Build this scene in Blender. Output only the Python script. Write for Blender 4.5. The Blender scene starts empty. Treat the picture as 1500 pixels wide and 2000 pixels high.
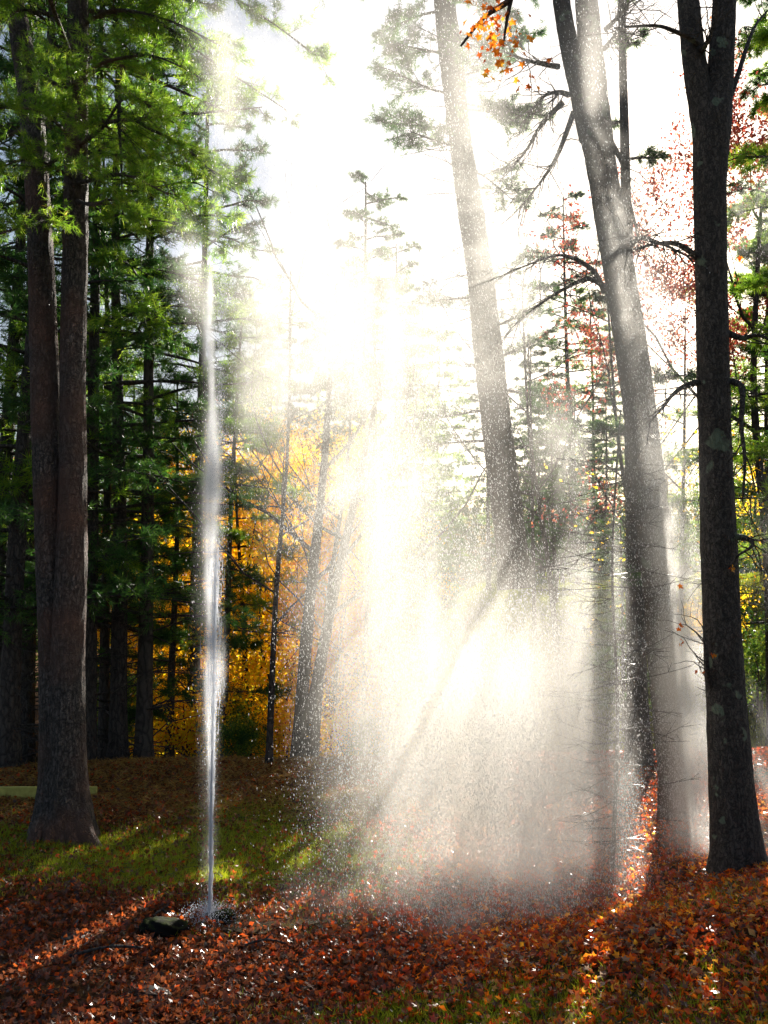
import bpy, math, random
import numpy as np
from mathutils import Vector

random.seed(11)
RNG = np.random.default_rng(11)
PI = math.pi
R = math.radians

# ------------------------------------------------------------------ camera, sky, sun, exposure
sc = bpy.context.scene
COL = sc.collection
FPX = 1732.0                       # focal length in pixels of the 2000 px high photograph
PITCH = R(4.95)
EYE = 2.5
cam_d = bpy.data.cameras.new('camera')
cam_d.sensor_fit = 'VERTICAL'
cam_d.sensor_height = 24.0
cam_d.lens = 24.0 * FPX / 2000.0
cam_d.clip_start = 0.05
cam_d.clip_end = 2000
cam = bpy.data.objects.new('camera', cam_d)
COL.objects.link(cam)
cam.location = (0, 0, EYE)
cam.rotation_euler = (PI / 2 + PITCH, 0, 0)
sc.camera = cam


def ray(px, py):
    u = (px - 750) / FPX
    v = (1000 - py) / FPX
    return np.array([u, math.cos(PITCH) - v * math.sin(PITCH), math.sin(PITCH) + v * math.cos(PITCH)])


def at(px, py, Y):
    d = ray(px, py)
    return np.array([0, 0, EYE]) + d * (Y / d[1])


SUN = ray(1340, 405)
SUN = SUN / np.linalg.norm(SUN)
SUN_EL = math.asin(SUN[2])
SUN_AZ = math.atan2(SUN[0], SUN[1])

sun_d = bpy.data.lights.new('sun', 'SUN')
sun_d.energy = 5.0
sun_d.angle = R(0.53)
sun_d.color = (1.0, 0.93, 0.82)
sun = bpy.data.objects.new('sun', sun_d)
COL.objects.link(sun)
sun.location = (6, 16, 12)
sun.rotation_euler = Vector(SUN).to_track_quat('Z', 'Y').to_euler()

world = bpy.data.worlds.new('World')
sc.world = world
world.use_nodes = True
wt = world.node_tree
wt.nodes.clear()
wo = wt.nodes.new('ShaderNodeOutputWorld')
bg = wt.nodes.new('ShaderNodeBackground')
sky = wt.nodes.new('ShaderNodeTexSky')
sky.sky_type = 'NISHITA'
sky.sun_disc = False
sky.sun_elevation = SUN_EL
sky.sun_rotation = SUN_AZ
sky.air_density = 1.0
sky.dust_density = 1.6
tc = wt.nodes.new('ShaderNodeTexCoord')
cn = wt.nodes.new('ShaderNodeTexNoise')
cn.inputs['Scale'].default_value = 2.2
cn.inputs['Detail'].default_value = 6
cn.inputs['Roughness'].default_value = 0.55
cmap = wt.nodes.new('ShaderNodeMapping')
cmap.inputs['Scale'].default_value = (1, 1, 2.0)
cr = wt.nodes.new('ShaderNodeValToRGB')
cr.color_ramp.elements[0].position = 0.40
cr.color_ramp.elements[1].position = 0.62
cmix = wt.nodes.new('ShaderNodeMix')
cmix.data_type = 'RGBA'
wt.links.new(tc.outputs['Generated'], cmap.inputs['Vector'])
wt.links.new(cmap.outputs['Vector'], cn.inputs['Vector'])
wt.links.new(cn.outputs['Fac'], cr.inputs['Fac'])
cm2 = wt.nodes.new('ShaderNodeMath')
cm2.operation = 'MULTIPLY'
cm2.inputs[1].default_value = 0.45
wt.links.new(cr.outputs['Color'], cm2.inputs[0])
wt.links.new(cm2.outputs[0], cmix.inputs['Factor'])
wt.links.new(sky.outputs['Color'], cmix.inputs['A'])
# thin clouds scatter forward: they are far brighter towards the sun
gd = wt.nodes.new('ShaderNodeVectorMath'); gd.operation = 'NORMALIZE'
wt.links.new(tc.outputs['Generated'], gd.inputs[0])
dt = wt.nodes.new('ShaderNodeVectorMath'); dt.operation = 'DOT_PRODUCT'
dt.inputs[1].default_value = SUN
wt.links.new(gd.outputs[0], dt.inputs[0])
c0 = wt.nodes.new('ShaderNodeMath'); c0.operation = 'MAXIMUM'; c0.inputs[1].default_value = 0.0
wt.links.new(dt.outputs['Value'], c0.inputs[0])
c1 = wt.nodes.new('ShaderNodeMath'); c1.operation = 'POWER'; c1.inputs[1].default_value = 5.0
wt.links.new(c0.outputs[0], c1.inputs[0])
c2 = wt.nodes.new('ShaderNodeMath'); c2.operation = 'MULTIPLY_ADD'; c2.inputs[1].default_value = 5.0; c2.inputs[2].default_value = 2.2
wt.links.new(c1.outputs[0], c2.inputs[0])
c3 = wt.nodes.new('ShaderNodeVectorMath'); c3.operation = 'SCALE'; c3.inputs[0].default_value = (.94, .97, 1.03)
wt.links.new(c2.outputs[0], c3.inputs['Scale'])
wt.links.new(c3.outputs[0], cmix.inputs['B'])
wt.links.new(cmix.outputs['Result'], bg.inputs['Color'])
bg.inputs['Strength'].default_value = 0.043
wt.links.new(bg.outputs[0], wo.inputs['Surface'])

sc.view_settings.view_transform = 'Standard'
sc.view_settings.look = 'None'
sc.view_settings.gamma = 1.0
sc.view_settings.exposure = 1.72
cy = sc.cycles
cy.max_bounces = 5
cy.diffuse_bounces = 2
cy.glossy_bounces = 2
cy.transmission_bounces = 3
cy.transparent_max_bounces = 4
cy.volume_bounces = 4
cy.volume_step_rate = 1.5
cy.volume_max_steps = 160
cy.sample_clamp_indirect = 4.0
cy.use_denoising = True
cy.caustics_reflective = False
cy.caustics_refractive = False


# ------------------------------------------------------------------ helpers
def tag(o, label=None, cat=None, group=None, kind=None):
    if label: o['label'] = label
    if cat: o['category'] = cat
    if group: o['group'] = group
    if kind: o['kind'] = kind
    return o


def empty(name, loc=(0, 0, 0), rz=0.0):
    o = bpy.data.objects.new(name, None)
    COL.objects.link(o)
    o.location = loc
    o.rotation_euler = (0, 0, rz)
    o.empty_display_size = 0.2
    return o


def copy_tree(o, parent=None):
    c = o.copy()
    COL.objects.link(c)
    if parent is not None:
        c.parent = parent
    for ch in list(o.children):
        copy_tree(ch, c)
    return c


def norm(v):
    v = np.asarray(v, float)
    return v / (np.linalg.norm(v, axis=-1, keepdims=True) + 1e-9)


def smooth(t):
    t = np.clip(t, 0, 1)
    return t * t * (3 - 2 * t)


def catmull(P, n):
    P = np.asarray(P, float)
    m = len(P)
    t = np.linspace(0, m - 1, n)
    i = np.clip(np.floor(t).astype(int), 0, m - 2)
    f = (t - i)[:, None]
    p0 = P[np.clip(i - 1, 0, m - 1)]; p1 = P[i]; p2 = P[i + 1]; p3 = P[np.clip(i + 2, 0, m - 1)]
    return 0.5 * ((2 * p1) + (-p0 + p2) * f + (2 * p0 - 5 * p1 + 4 * p2 - p3) * f * f + (-p0 + 3 * p1 - 3 * p2 + p3) * f ** 3)


class MB:
    """collects polygons and links them as ONE mesh object"""
    def __init__(self):
        self.v = []; self.n = 0; self.loops = []; self.sizes = []; self.rnd = []

    def add(self, v, f, rnd=None):
        v = np.asarray(v, float).reshape(-1, 3)
        f = np.asarray(f, int)
        self.v.append(v)
        self.loops.append((f + self.n).ravel())
        self.sizes.append(np.full(len(f), f.shape[1]))
        self.rnd.append(np.zeros(len(f)) if rnd is None else np.broadcast_to(np.asarray(rnd, float), (len(f),)))
        self.n += len(v)

    def tube(self, pts, radii, k=8, bark=0.0, seed=0.0, cap=True):
        P = np.asarray(pts, float); rr = np.asarray(radii, float); n = len(P)
        T = norm(np.gradient(P, axis=0))
        ref = np.array([0.0, 1.0, 0.0]) if abs(T[:, 1]).mean() < 0.8 else np.array([1.0, 0, 0])
        A = norm(np.cross(T, ref)); B = np.cross(T, A)
        th = np.linspace(0, 2 * PI, k, endpoint=False)
        rad = np.repeat(rr[:, None], k, 1)
        if bark:
            L = np.r_[0, np.cumsum(np.linalg.norm(np.diff(P, axis=0), axis=1))][:, None]
            TH = th[None, :]
            w = (np.sin(TH * 11 + 2.1 * np.sin(L * 1.9 + seed) + seed) * np.sin(L * 7 + TH * 3 + seed * 2)
                 + 0.8 * np.sin(TH * 17 + 1.7 * np.sin(L * 3.1) + seed * 5) * np.cos(L * 13 + TH * 5)
                 + 0.9 * np.sin(TH * 3 + L * .9 + seed) + 0.7 * np.sin(TH * 2 - L * 1.7 + seed * 3))
            rad = rad * (1 + bark * w * 0.5) + RNG.normal(0, 0.0016, rad.shape)
        V = P[:, None, :] + rad[:, :, None] * (np.cos(th)[None, :, None] * A[:, None, :] + np.sin(th)[None, :, None] * B[:, None, :])
        i = np.arange(n - 1)[:, None] * k
        j = np.arange(k)[None, :]; j2 = (j + 1) % k
        F = np.stack([i + j, i + j2, i + k + j2, i + k + j], -1).reshape(-1, 4)
        self.add(V, F)
        if cap:
            c = np.vstack([V[-1], P[-1] + T[-1] * rr[-1] * .4])
            jj = np.arange(k)
            self.add(c, np.stack([jj, (jj + 1) % k, np.full(k, k)], -1))

    def sticks(self, p0, p1, r0, r1, k=4):
        p0 = np.asarray(p0, float); p1 = np.asarray(p1, float); m = len(p0)
        if m == 0: return
        T = norm(p1 - p0)
        ref = np.where(np.abs(T[:, 2:3]) < 0.9, np.array([[0, 0, 1.0]]), np.array([[1.0, 0, 0]]))
        A = norm(np.cross(T, ref)); B = np.cross(T, A)
        th = np.linspace(0, 2 * PI, k, endpoint=False)
        ring = np.cos(th)[None, :, None] * A[:, None, :] + np.sin(th)[None, :, None] * B[:, None, :]
        r0 = np.broadcast_to(r0, (m,))[:, None, None]; r1 = np.broadcast_to(r1, (m,))[:, None, None]
        V = np.concatenate([p0[:, None, :] + ring * r0, p1[:, None, :] + ring * r1], 1)
        j = np.arange(k); j2 = (j + 1) % k
        f = np.stack([j, j2, k + j2, k + j], -1)
        F = (f[None] + (np.arange(m) * 2 * k)[:, None, None]).reshape(-1, 4)
        self.add(V, F)

    def needles(self, pos, dr, n, length, width, spread=0.75):
        pos = np.repeat(np.asarray(pos, float), n, 0); dr = np.repeat(np.asarray(dr, float), n, 0)
        m = len(pos)
        if m == 0: return
        d = norm(dr + RNG.normal(0, spread, (m, 3)))
        side = norm(np.cross(d, RNG.normal(0, 1, (m, 3))))
        L = (length * RNG.uniform(0.65, 1.2, m))[:, None]
        base = pos + RNG.normal(0, length * 0.12, (m, 3))
        V = np.stack([base - side * width / 2, base + side * width / 2, base + d * L - np.array([0, 0, .1]) * L], 1)
        F = np.arange(m * 3).reshape(-1, 3)
        self.add(V, F, np.repeat(RNG.uniform(0, 1, m // n), n) * .7 + RNG.uniform(0, .3, m))

    def leaves(self, pos, size, up=0.0, kind='oval', rnd=None, hang=0.0):
        pos = np.asarray(pos, float); m = len(pos)
        if m == 0: return
        nrm = norm(RNG.normal(0, 1, (m, 3)) + np.array([0, 0, up]))
        a = norm(np.cross(nrm, RNG.normal(0, 1, (m, 3)) + np.array([0, 0, -hang])))
        b = np.cross(nrm, a)
        s = (size * RNG.uniform(0.6, 1.3, m))[:, None, None]
        if kind == 'oval':
            sh = np.array([[-.5, 0, 0], [0, -.33, .1], [.55, 0, 0], [0, .33, .1]])
            f = np.array([[0, 1, 2], [0, 2, 3]])
        else:
            ang = np.array([0, 30, 58, 85, 118, 150, 180, 210, 242, 275, 302, 330])
            rr = np.array([.62, .3, .58, .27, .42, .2, .1, .2, .42, .27, .58, .3])
            an = np.radians(ang)
            sh = np.vstack([[0, 0, 0], np.stack([rr * np.cos(an), rr * np.sin(an), .38 * (rr ** 2) * np.cos(an * 2)], -1)])
            k = len(ang)
            f = np.array([[0, 1 + i, 1 + (i + 1) % k] for i in range(k)])
        curl = RNG.uniform(-1.1, 1.4, m)[:, None]
        lx = sh[None, :, 0]; ly = sh[None, :, 1]; lz = sh[None, :, 2] * curl
        V = pos[:, None, :] + s * (lx[..., None] * a[:, None, :] + ly[..., None] * b[:, None, :] + lz[..., None] * nrm[:, None, :])
        F = (f[None] + (np.arange(m) * len(sh))[:, None, None]).reshape(-1, 3)
        r = RNG.uniform(0, 1, m) if rnd is None else rnd
        self.add(V, F, np.repeat(r, len(f)))

    def build(self, name, mat, parent=None, smooth_shade=False):
        V = np.concatenate(self.v); L = np.concatenate(self.loops); S = np.concatenate(self.sizes); rn = np.concatenate(self.rnd)
        me = bpy.data.meshes.new(name)
        me.vertices.add(len(V)); me.vertices.foreach_set('co', V.astype(np.float32).ravel())
        me.loops.add(len(L)); me.loops.foreach_set('vertex_index', L.astype(np.int32))
        me.polygons.add(len(S))
        me.polygons.foreach_set('loop_start', np.r_[0, np.cumsum(S)[:-1]].astype(np.int32))
        at_ = me.attributes.new('rnd', 'FLOAT', 'FACE')
        at_.data.foreach_set('value', rn.astype(np.float32))
        me.update(calc_edges=True)
        me.polygons.foreach_set('use_smooth', np.full(len(S), smooth_shade))
        me.materials.append(mat)
        o = bpy.data.objects.new(name, me)
        COL.objects.link(o)
        if parent is not None: o.parent = parent
        return o


# ------------------------------------------------------------------ materials
def newmat(name):
    m = bpy.data.materials.new(name); m.use_nodes = True
    nt = m.node_tree; nt.nodes.clear()
    out = nt.nodes.new('ShaderNodeOutputMaterial')
    return m, nt, out


def ramp(nt, stops, src=None):
    r = nt.nodes.new('ShaderNodeValToRGB')
    el = r.color_ramp.elements
    while len(el) < len(stops): el.new(0.5)
    for e, (p, c) in zip(el, stops):
        e.position = p; e.color = (*c, 1)
    if src is not None: nt.links.new(src, r.inputs['Fac'])
    return r


def noise(nt, scale, detail=4, rough=.6, vec=None, sc3=None):
    n = nt.nodes.new('ShaderNodeTexNoise')
    n.inputs['Scale'].default_value = scale; n.inputs['Detail'].default_value = detail; n.inputs['Roughness'].default_value = rough
    if vec is None:
        vec = nt.nodes.new('ShaderNodeTexCoord').outputs['Object']
    if sc3:
        mp = nt.nodes.new('ShaderNodeMapping'); mp.inputs['Scale'].default_value = sc3
        nt.links.new(vec, mp.inputs['Vector']); vec = mp.outputs['Vector']
    nt.links.new(vec, n.inputs['Vector'])
    return n


def bark_mat(name, dark, light, rough=.8, scale=1.0, lichen=None, red=None, bump=.7):
    m, nt, out = newmat(name)
    p = nt.nodes.new('ShaderNodeBsdfPrincipled')
    n1 = noise(nt, 26 * scale, 6, .65, sc3=(1, 1, .22))
    n2 = noise(nt, 3 * scale, 3, .5, sc3=(1, 1, .5))
    vo = nt.nodes.new('ShaderNodeTexVoronoi'); vo.feature = 'DISTANCE_TO_EDGE'; vo.inputs['Scale'].default_value = 22 * scale
    tcc = nt.nodes.new('ShaderNodeTexCoord'); mp = nt.nodes.new('ShaderNodeMapping'); mp.inputs['Scale'].default_value = (1, 1, .3)
    wn = noise(nt, 9 * scale, 3)
    ad = nt.nodes.new('ShaderNodeMixRGB'); ad.blend_type = 'ADD'; ad.inputs['Fac'].default_value = .12
    nt.links.new(tcc.outputs['Object'], ad.inputs[1]); nt.links.new(wn.outputs['Color'], ad.inputs[2])
    nt.links.new(ad.outputs[0], mp.inputs['Vector']); nt.links.new(mp.outputs['Vector'], vo.inputs['Vector'])
    r = ramp(nt, [(.3, dark), (.72, light)], n1.outputs['Fac'])
    r2 = ramp(nt, [(0, (.15, .15, .15)), (.16, (1, 1, 1))], vo.outputs['Distance'])
    mu = nt.nodes.new('ShaderNodeMixRGB'); mu.blend_type = 'MULTIPLY'; mu.inputs['Fac'].default_value = .8
    nt.links.new(r.outputs[0], mu.inputs[1]); nt.links.new(r2.outputs[0], mu.inputs[2])
    col = mu.outputs[0]
    for c, lo, hi, s in ([(red, .45, .62, 1.1)] if red else []) + ([(lichen, .63, .66, 4.5)] if lichen else []):
        nn = noise(nt, s, 3, .5)
        rr_ = ramp(nt, [(lo, (0, 0, 0)), (hi, (1, 1, 1))], nn.outputs['Fac'])
        mx = nt.nodes.new('ShaderNodeMixRGB')
        nt.links.new(rr_.outputs[0], mx.inputs['Fac']); nt.links.new(col, mx.inputs[1]); mx.inputs[2].default_value = (*c, 1)
        col = mx.outputs[0]
    nt.links.new(col, p.inputs['Base Color'])
    p.inputs['Roughness'].default_value = rough
    b = nt.nodes.new('ShaderNodeBump'); b.inputs['Strength'].default_value = bump; b.inputs['Distance'].default_value = .045
    am = nt.nodes.new('ShaderNodeMath'); am.operation = 'ADD'
    nt.links.new(r2.outputs[0], am.inputs[0]); nt.links.new(n1.outputs['Fac'], am.inputs[1])
    nt.links.new(am.outputs[0], b.inputs['Height']); nt.links.new(b.outputs[0], p.inputs['Normal'])
    nt.links.new(p.outputs[0], out.inputs['Surface'])
    return m


def leaf_mat(name, stops, trans=.5, rough=.5, spec=.5, tboost=1.0):
    m, nt, out = newmat(name)
    a = nt.nodes.new('ShaderNodeAttribute'); a.attribute_name = 'rnd'
    r = ramp(nt, stops, a.outputs['Fac'])
    p = nt.nodes.new('ShaderNodeBsdfPrincipled'); p.inputs['Roughness'].default_value = rough
    p.inputs['Specular IOR Level'].default_value = spec
    nt.links.new(r.outputs[0], p.inputs['Base Color'])
    t = nt.nodes.new('ShaderNodeBsdfTranslucent')
    g = nt.nodes.new('ShaderNodeMixRGB'); g.blend_type = 'MULTIPLY'; g.inputs['Fac'].default_value = 1
    g.inputs[2].default_value = (tboost, tboost, tboost, 1)
    nt.links.new(r.outputs[0], g.inputs[1]); nt.links.new(g.outputs[0], t.inputs['Color'])
    mx = nt.nodes.new('ShaderNodeMixShader'); mx.inputs['Fac'].default_value = trans
    nt.links.new(p.outputs[0], mx.inputs[1]); nt.links.new(t.outputs[0], mx.inputs[2])
    nt.links.new(mx.outputs[0], out.inputs['Surface'])
    return m


def plain(name, c1, c2, rough=.6, scale=12, bump=.3, spec=.5):
    m, nt, out = newmat(name)
    p = nt.nodes.new('ShaderNodeBsdfPrincipled')
    n = noise(nt, scale, 6, .6)
    r = ramp(nt, [(.3, c1), (.7, c2)], n.outputs['Fac'])
    nt.links.new(r.outputs[0], p.inputs['Base Color'])
    p.inputs['Roughness'].default_value = rough; p.inputs['Specular IOR Level'].default_value = spec
    b = nt.nodes.new('ShaderNodeBump'); b.inputs['Strength'].default_value = bump; b.inputs['Distance'].default_value = .02
    nt.links.new(n.outputs['Fac'], b.inputs['Height']); nt.links.new(b.outputs[0], p.inputs['Normal'])
    nt.links.new(p.outputs[0], out.inputs['Surface'])
    return m


M = {}
M['pine_bark'] = bark_mat('pine bark', (.02, .016, .014), (.19, .155, .135), red=(.15, .075, .05), scale=1.5, bump=1.0)
M['dark_bark'] = bark_mat('dark bark', (.025, .02, .018), (.085, .07, .06), scale=.8)
M['maple_bark'] = bark_mat('maple bark', (.04, .033, .028), (.14, .115, .095), lichen=(.17, .21, .14), scale=1.6, bump=.8)
M['far_bark'] = bark_mat('far bark', (.03, .024, .02), (.10, .08, .065), scale=.5, bump=.3)
M['wet_twig'] = plain('wet twig', (.05, .04, .035), (.09, .07, .06), .34, 20, .1, .8)
M['pine_green'] = leaf_mat('pine needles', [(0, (.05, .12, .012)), (.5, (.13, .24, .015)), (.94, (.27, .34, .03)), (1, (.34, .2, .05))], .6, .35, .6, 2.0)
M['pine_dark'] = leaf_mat('dark pine needles', [(0, (.015, .06, .015)), (.6, (.045, .12, .018)), (1, (.12, .2, .03))], .5, .45, .5, 1.6)
M['yellow'] = leaf_mat('yellow leaves', [(0, (.88, .38, .008)), (.3, (.92, .56, .012)), (.8, (.94, .70, .02)), (1, (.5, .55, .03))], .68, .5, .4, 1.6)
M['orange'] = leaf_mat('orange leaves', [(0, (.55, .09, .01)), (.5, (.8, .25, .02)), (1, (.85, .42, .03))], .6, .5, .4, 1.1)
M['red'] = leaf_mat('red oak leaves', [(0, (.28, .04, .03)), (.6, (.42, .09, .06)), (1, (.5, .2, .08))], .5, .4, .5, 1.2)
M['green'] = leaf_mat('green leaves', [(0, (.05, .12, .02)), (.5, (.14, .26, .03)), (1, (.35, .38, .04))], .6, .4, .5, 1.3)
M['fallen'] = leaf_mat('fallen leaves', [(0, (.05, .02, .012)), (.22, (.14, .045, .018)), (.42, (.30, .065, .012)), (.6, (.48, .05, .01)), (.76, (.7, .17, .012)), (.9, (.75, .36, .03)), (1, (.24, .17, .12))], .55, .25, .75, 1.9)
M['grass'] = leaf_mat('grass', [(0, (.09, .16, .008)), (.6, (.30, .34, .012)), (1, (.42, .38, .03))], .5, .35, .5, 1.5)
M['board'] = plain('treated pine board', (.26, .25, .05), (.46, .43, .10), .7, 16, .3)
M['rock'] = plain('wet rock', (.012, .011, .01), (.045, .04, .035), .45, 9, .8)
M['moss'] = plain('moss', (.05, .09, .01), (.16, .2, .02), .8, 40, 1.0)

# ------------------------------------------------------------------ ground
def wob(x, y):
    return (np.sin(x * .9 + 1.3 * np.sin(y * .55 + .4)) * np.cos(y * .8 + .7 * np.sin(x * .6))
            + .5 * np.sin(x * 2.3 + y * 1.1 + 1) * np.sin(y * 2.1 - x * .7)
            + .22 * np.sin(x * 5.1 + 2 * np.sin(y * 3)) * np.cos(y * 5.7 + x))


def gh(x, y):
    x = np.asarray(x, float); y = np.asarray(y, float)
    h = 0.035 * wob(x, y)
    h = h + 0.9 * smooth((5.2 - y) / 5.0)                                         # bank the viewer stands on
    h = h + 0.42 * smooth((6.9 + .30 * x - y) / 2.0) * smooth((x + 1.3) / 3.2) * (1 - smooth((5.2 - y) / 5.0))
    h = h + 0.28 * smooth((x - 1.6) / 2.4) * smooth((11.5 - y) / 3)
    crest = 12.2 + .12 * x
    h = h + 0.17 * np.exp(-((y - crest) / 1.1) ** 2) + 0.10 * np.exp(-((y - 10.3) / .6) ** 2 - ((x + 1.0) / 1.8) ** 2)
    h = h - 0.75 * smooth((y - crest - .3) / 3.5)
    hill = (smooth((y - 14.5) / 9.5) * 3.3 + .22 * smooth((y - 17) / 4) * (np.sin(x * .8 + y * .3) + np.sin(x * 1.7 - y * .45 + 1))) * smooth((x - (-.4 + .02 * y)) / 5.0)
    h = h + hill + 1.2 * smooth((y - 30) / 40.0) + 16 * smooth((y - 110) / 250)
    return h


def grassy(x, y):
    x = np.asarray(x, float); y = np.asarray(y, float)
    g = np.exp(-((y - 8.55 + .10 * (x + 1.5)) / 1.05) ** 2) * smooth((1.1 - x) / 1.5) * 1.25
    g = g + .6 * smooth((5.8 - y) / .8) * smooth((x + 1.6) / 1.5) + .5 * np.exp(-((x - 2.3) / .7) ** 2 - ((y - 6.2) / .5) ** 2) + .7 * np.exp(-((y - 10.1) / .8) ** 2) * smooth((x + 2.6) / 1.5) * smooth((2.0 - x) / 1)
    g = g + smooth((y - 15) / 2) * smooth((x - .5) / 2)
    return np.clip(g + .28 * wob(x * 2.1 + 4, y * 2.4) * (g > .05) - .1, 0, 1)


def axis(a, b, fine_a, fine_b, step, coarse):
    out = list(np.arange(fine_a, fine_b, step))
    s = step; v = fine_b
    while v < b:
        out.append(v); s = min(s * 1.25, coarse); v += s
    out.append(b)
    s = step; v = fine_a - step; pre = []
    while v > a:
        pre.append(v); s = min(s * 1.25, coarse); v -= s
    pre.append(a)
    return np.array(pre[::-1] + out)


gx = axis(-300, 300, -6, 7, .07, 12)
gy = axis(-30, 600, 2.5, 16, .07, 12)
GX, GY = np.meshgrid(gx, gy)
GZ = gh(GX, GY) + np.where((GY < 16), .012 * np.sin(GX * 17 + 3 * np.sin(GY * 9)) * np.sin(GY * 19 + 2 * np.sin(GX * 11)), 0)
nx, ny = len(gx), len(gy)
ii = (np.arange(ny - 1)[:, None] * nx + np.arange(nx - 1)[None, :]).ravel()
gb = MB()
gb.add(np.stack([GX, GY, GZ], -1).reshape(-1, 3), np.stack([ii, ii + 1, ii + nx + 1, ii + nx], -1))
m, nt, out = newmat('forest floor')
p = nt.nodes.new('ShaderNodeBsdfPrincipled')
n1 = noise(nt, 28, 8, .75); n2 = noise(nt, 1.2, 4, .6); n3 = noise(nt, 90, 3, .7)
soil = ramp(nt, [(.32, (.022, .013, .009)), (.5, (.085, .042, .02)), (.62, (.17, .085, .035)), (.75, (.26, .13, .045))], n1.outputs['Fac'])
moss = ramp(nt, [(.3, (.03, .045, .008)), (.6, (.11, .12, .015)), (.8, (.2, .16, .03))], n3.outputs['Fac'])
ga = nt.nodes.new('ShaderNodeAttribute'); ga.attribute_name = 'grassy'
mx = nt.nodes.new('ShaderNodeMixRGB')
nt.links.new(ga.outputs['Fac'], mx.inputs['Fac']); nt.links.new(soil.outputs[0], mx.inputs[1]); nt.links.new(moss.outputs[0], mx.inputs[2])
nt.links.new(mx.outputs[0], p.inputs['Base Color'])
p.inputs['Roughness'].default_value = .9; p.inputs['Specular IOR Level'].default_value = .03
b = nt.nodes.new('ShaderNodeBump'); b.inputs['Strength'].default_value = .9; b.inputs['Distance'].default_value = .03
nt.links.new(n1.outputs['Fac'], b.inputs['Height']); nt.links.new(b.outputs[0], p.inputs['Normal'])
nt.links.new(p.outputs[0], out.inputs['Surface'])
ground = gb.build('ground', m, smooth_shade=True)
ga_ = ground.data.attributes.new('grassy', 'FLOAT', 'POINT')
ga_.data.foreach_set('value', grassy(GX, GY).ravel().astype(np.float32))
tag(ground, kind='structure')


def ground_pts(n, y0, y1, spread=.56, power=1.0):
    """random points over the view wedge, denser close to the viewer"""
    y = y0 + (y1 - y0) * RNG.uniform(0, 1, n) ** power
    x = RNG.uniform(-1, 1, n) * (y * spread + .5)
    return x, y


def scatter_z(x, y): return gh(x, y) + np.where(y < 16, .012 * np.sin(x * 17 + 3 * np.sin(y * 9)) * np.sin(y * 19 + 2 * np.sin(x * 11)), 0)


# fallen leaves
fl = MB()
x, y = ground_pts(88000, 3.4, 13.6, .5, 1.15)
keep = RNG.uniform(0, 1, len(x)) > .74 * grassy(x, y) + .68 * smooth((y - 9.6) / 1.0) * smooth((1.6 - x) / 1.5)
x, y = x[keep], y[keep]
bare = (np.exp(-((x + 2.05) / .75) ** 2 - ((y - 5.75) / .22) ** 2) + np.exp(-((x + .9) / .8) ** 2 - ((y - 6.85) / .12) ** 2))
keep = RNG.uniform(0, 1, len(x)) > .92 * bare
x, y = x[keep], y[keep]
rn = np.clip(RNG.uniform(0, 1, len(x)) * (.42 + .38 * smooth((x + 1.2) / 2)) + .38 * smooth((x + .2) / 1.8) * RNG.uniform(0, 1, len(x)) + RNG.choice([0, .2], len(x), p=[.9, .1]), 0, 1)  # sunlit gold on the right is put into the leaf colours
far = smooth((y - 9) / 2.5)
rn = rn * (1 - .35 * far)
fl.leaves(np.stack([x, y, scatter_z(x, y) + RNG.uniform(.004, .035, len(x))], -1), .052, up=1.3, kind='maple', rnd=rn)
x, y = ground_pts(30000, 3.4, 12, .5, 1.1)
keep = RNG.uniform(0, 1, len(x)) > .7 * grassy(x, y)
x, y = x[keep], y[keep]
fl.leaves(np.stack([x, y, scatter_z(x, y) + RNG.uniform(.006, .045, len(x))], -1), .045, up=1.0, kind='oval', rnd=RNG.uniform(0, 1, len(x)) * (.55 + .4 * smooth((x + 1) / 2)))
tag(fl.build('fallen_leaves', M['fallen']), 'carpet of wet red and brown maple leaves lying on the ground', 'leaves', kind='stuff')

# grass blades
gr = MB()
x, y = ground_pts(230000, 3.4, 12.5, .5, 1.1)
g = grassy(x, y)
keep = RNG.uniform(0, 1, len(x)) < g ** 1.3 * 1.0
x, y = x[keep], y[keep]
n = len(x)
base = np.stack([x, y, scatter_z(x, y) - .005], -1)
gr.needles(base, np.tile([0, 0, 1.0], (n, 1)), 2, .065, .006, .45)
x = RNG.uniform(.5, 20, 300000); y = 14.2 + 30 * RNG.uniform(0, 1, 300000) ** 1.4
keep = np.abs(x / y) < .52
x, y = x[keep], y[keep]
gr.needles(np.stack([x, y, gh(x, y) - .01], -1), np.tile([0, 0, 1.0], (len(x), 1)), 2, .14, .016, .5)
tag(gr.build('grass', M['grass']), 'short green grass growing through the fallen leaves', 'grass', kind='stuff')

# brown pine straw on the slope
ps = MB()
x, y = ground_pts(90000, 9.2, 14.0, .5, 1.0)
keep = RNG.uniform(0, 1, len(x)) < smooth((y - 9.4) / 1.0) * smooth((2.2 - x) / 1.5)
x, y = x[keep], y[keep]; a = RNG.uniform(0, 2 * PI, len(x))
ps.needles(np.stack([x, y, scatter_z(x, y) + .004], -1), np.stack([np.cos(a), np.sin(a), RNG.uniform(.1, .5, len(x))], -1), 2, .11, .009, .25)
M['straw'] = leaf_mat('pine straw', [(0, (.12, .055, .015)), (.6, (.36, .19, .04)), (1, (.55, .36, .08))], .35, .5, .4, 1.1)
tag(ps.build('pine_straw', M['straw']), 'brown fallen pine straw covering the slope', 'pine straw', kind='stuff')

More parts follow.
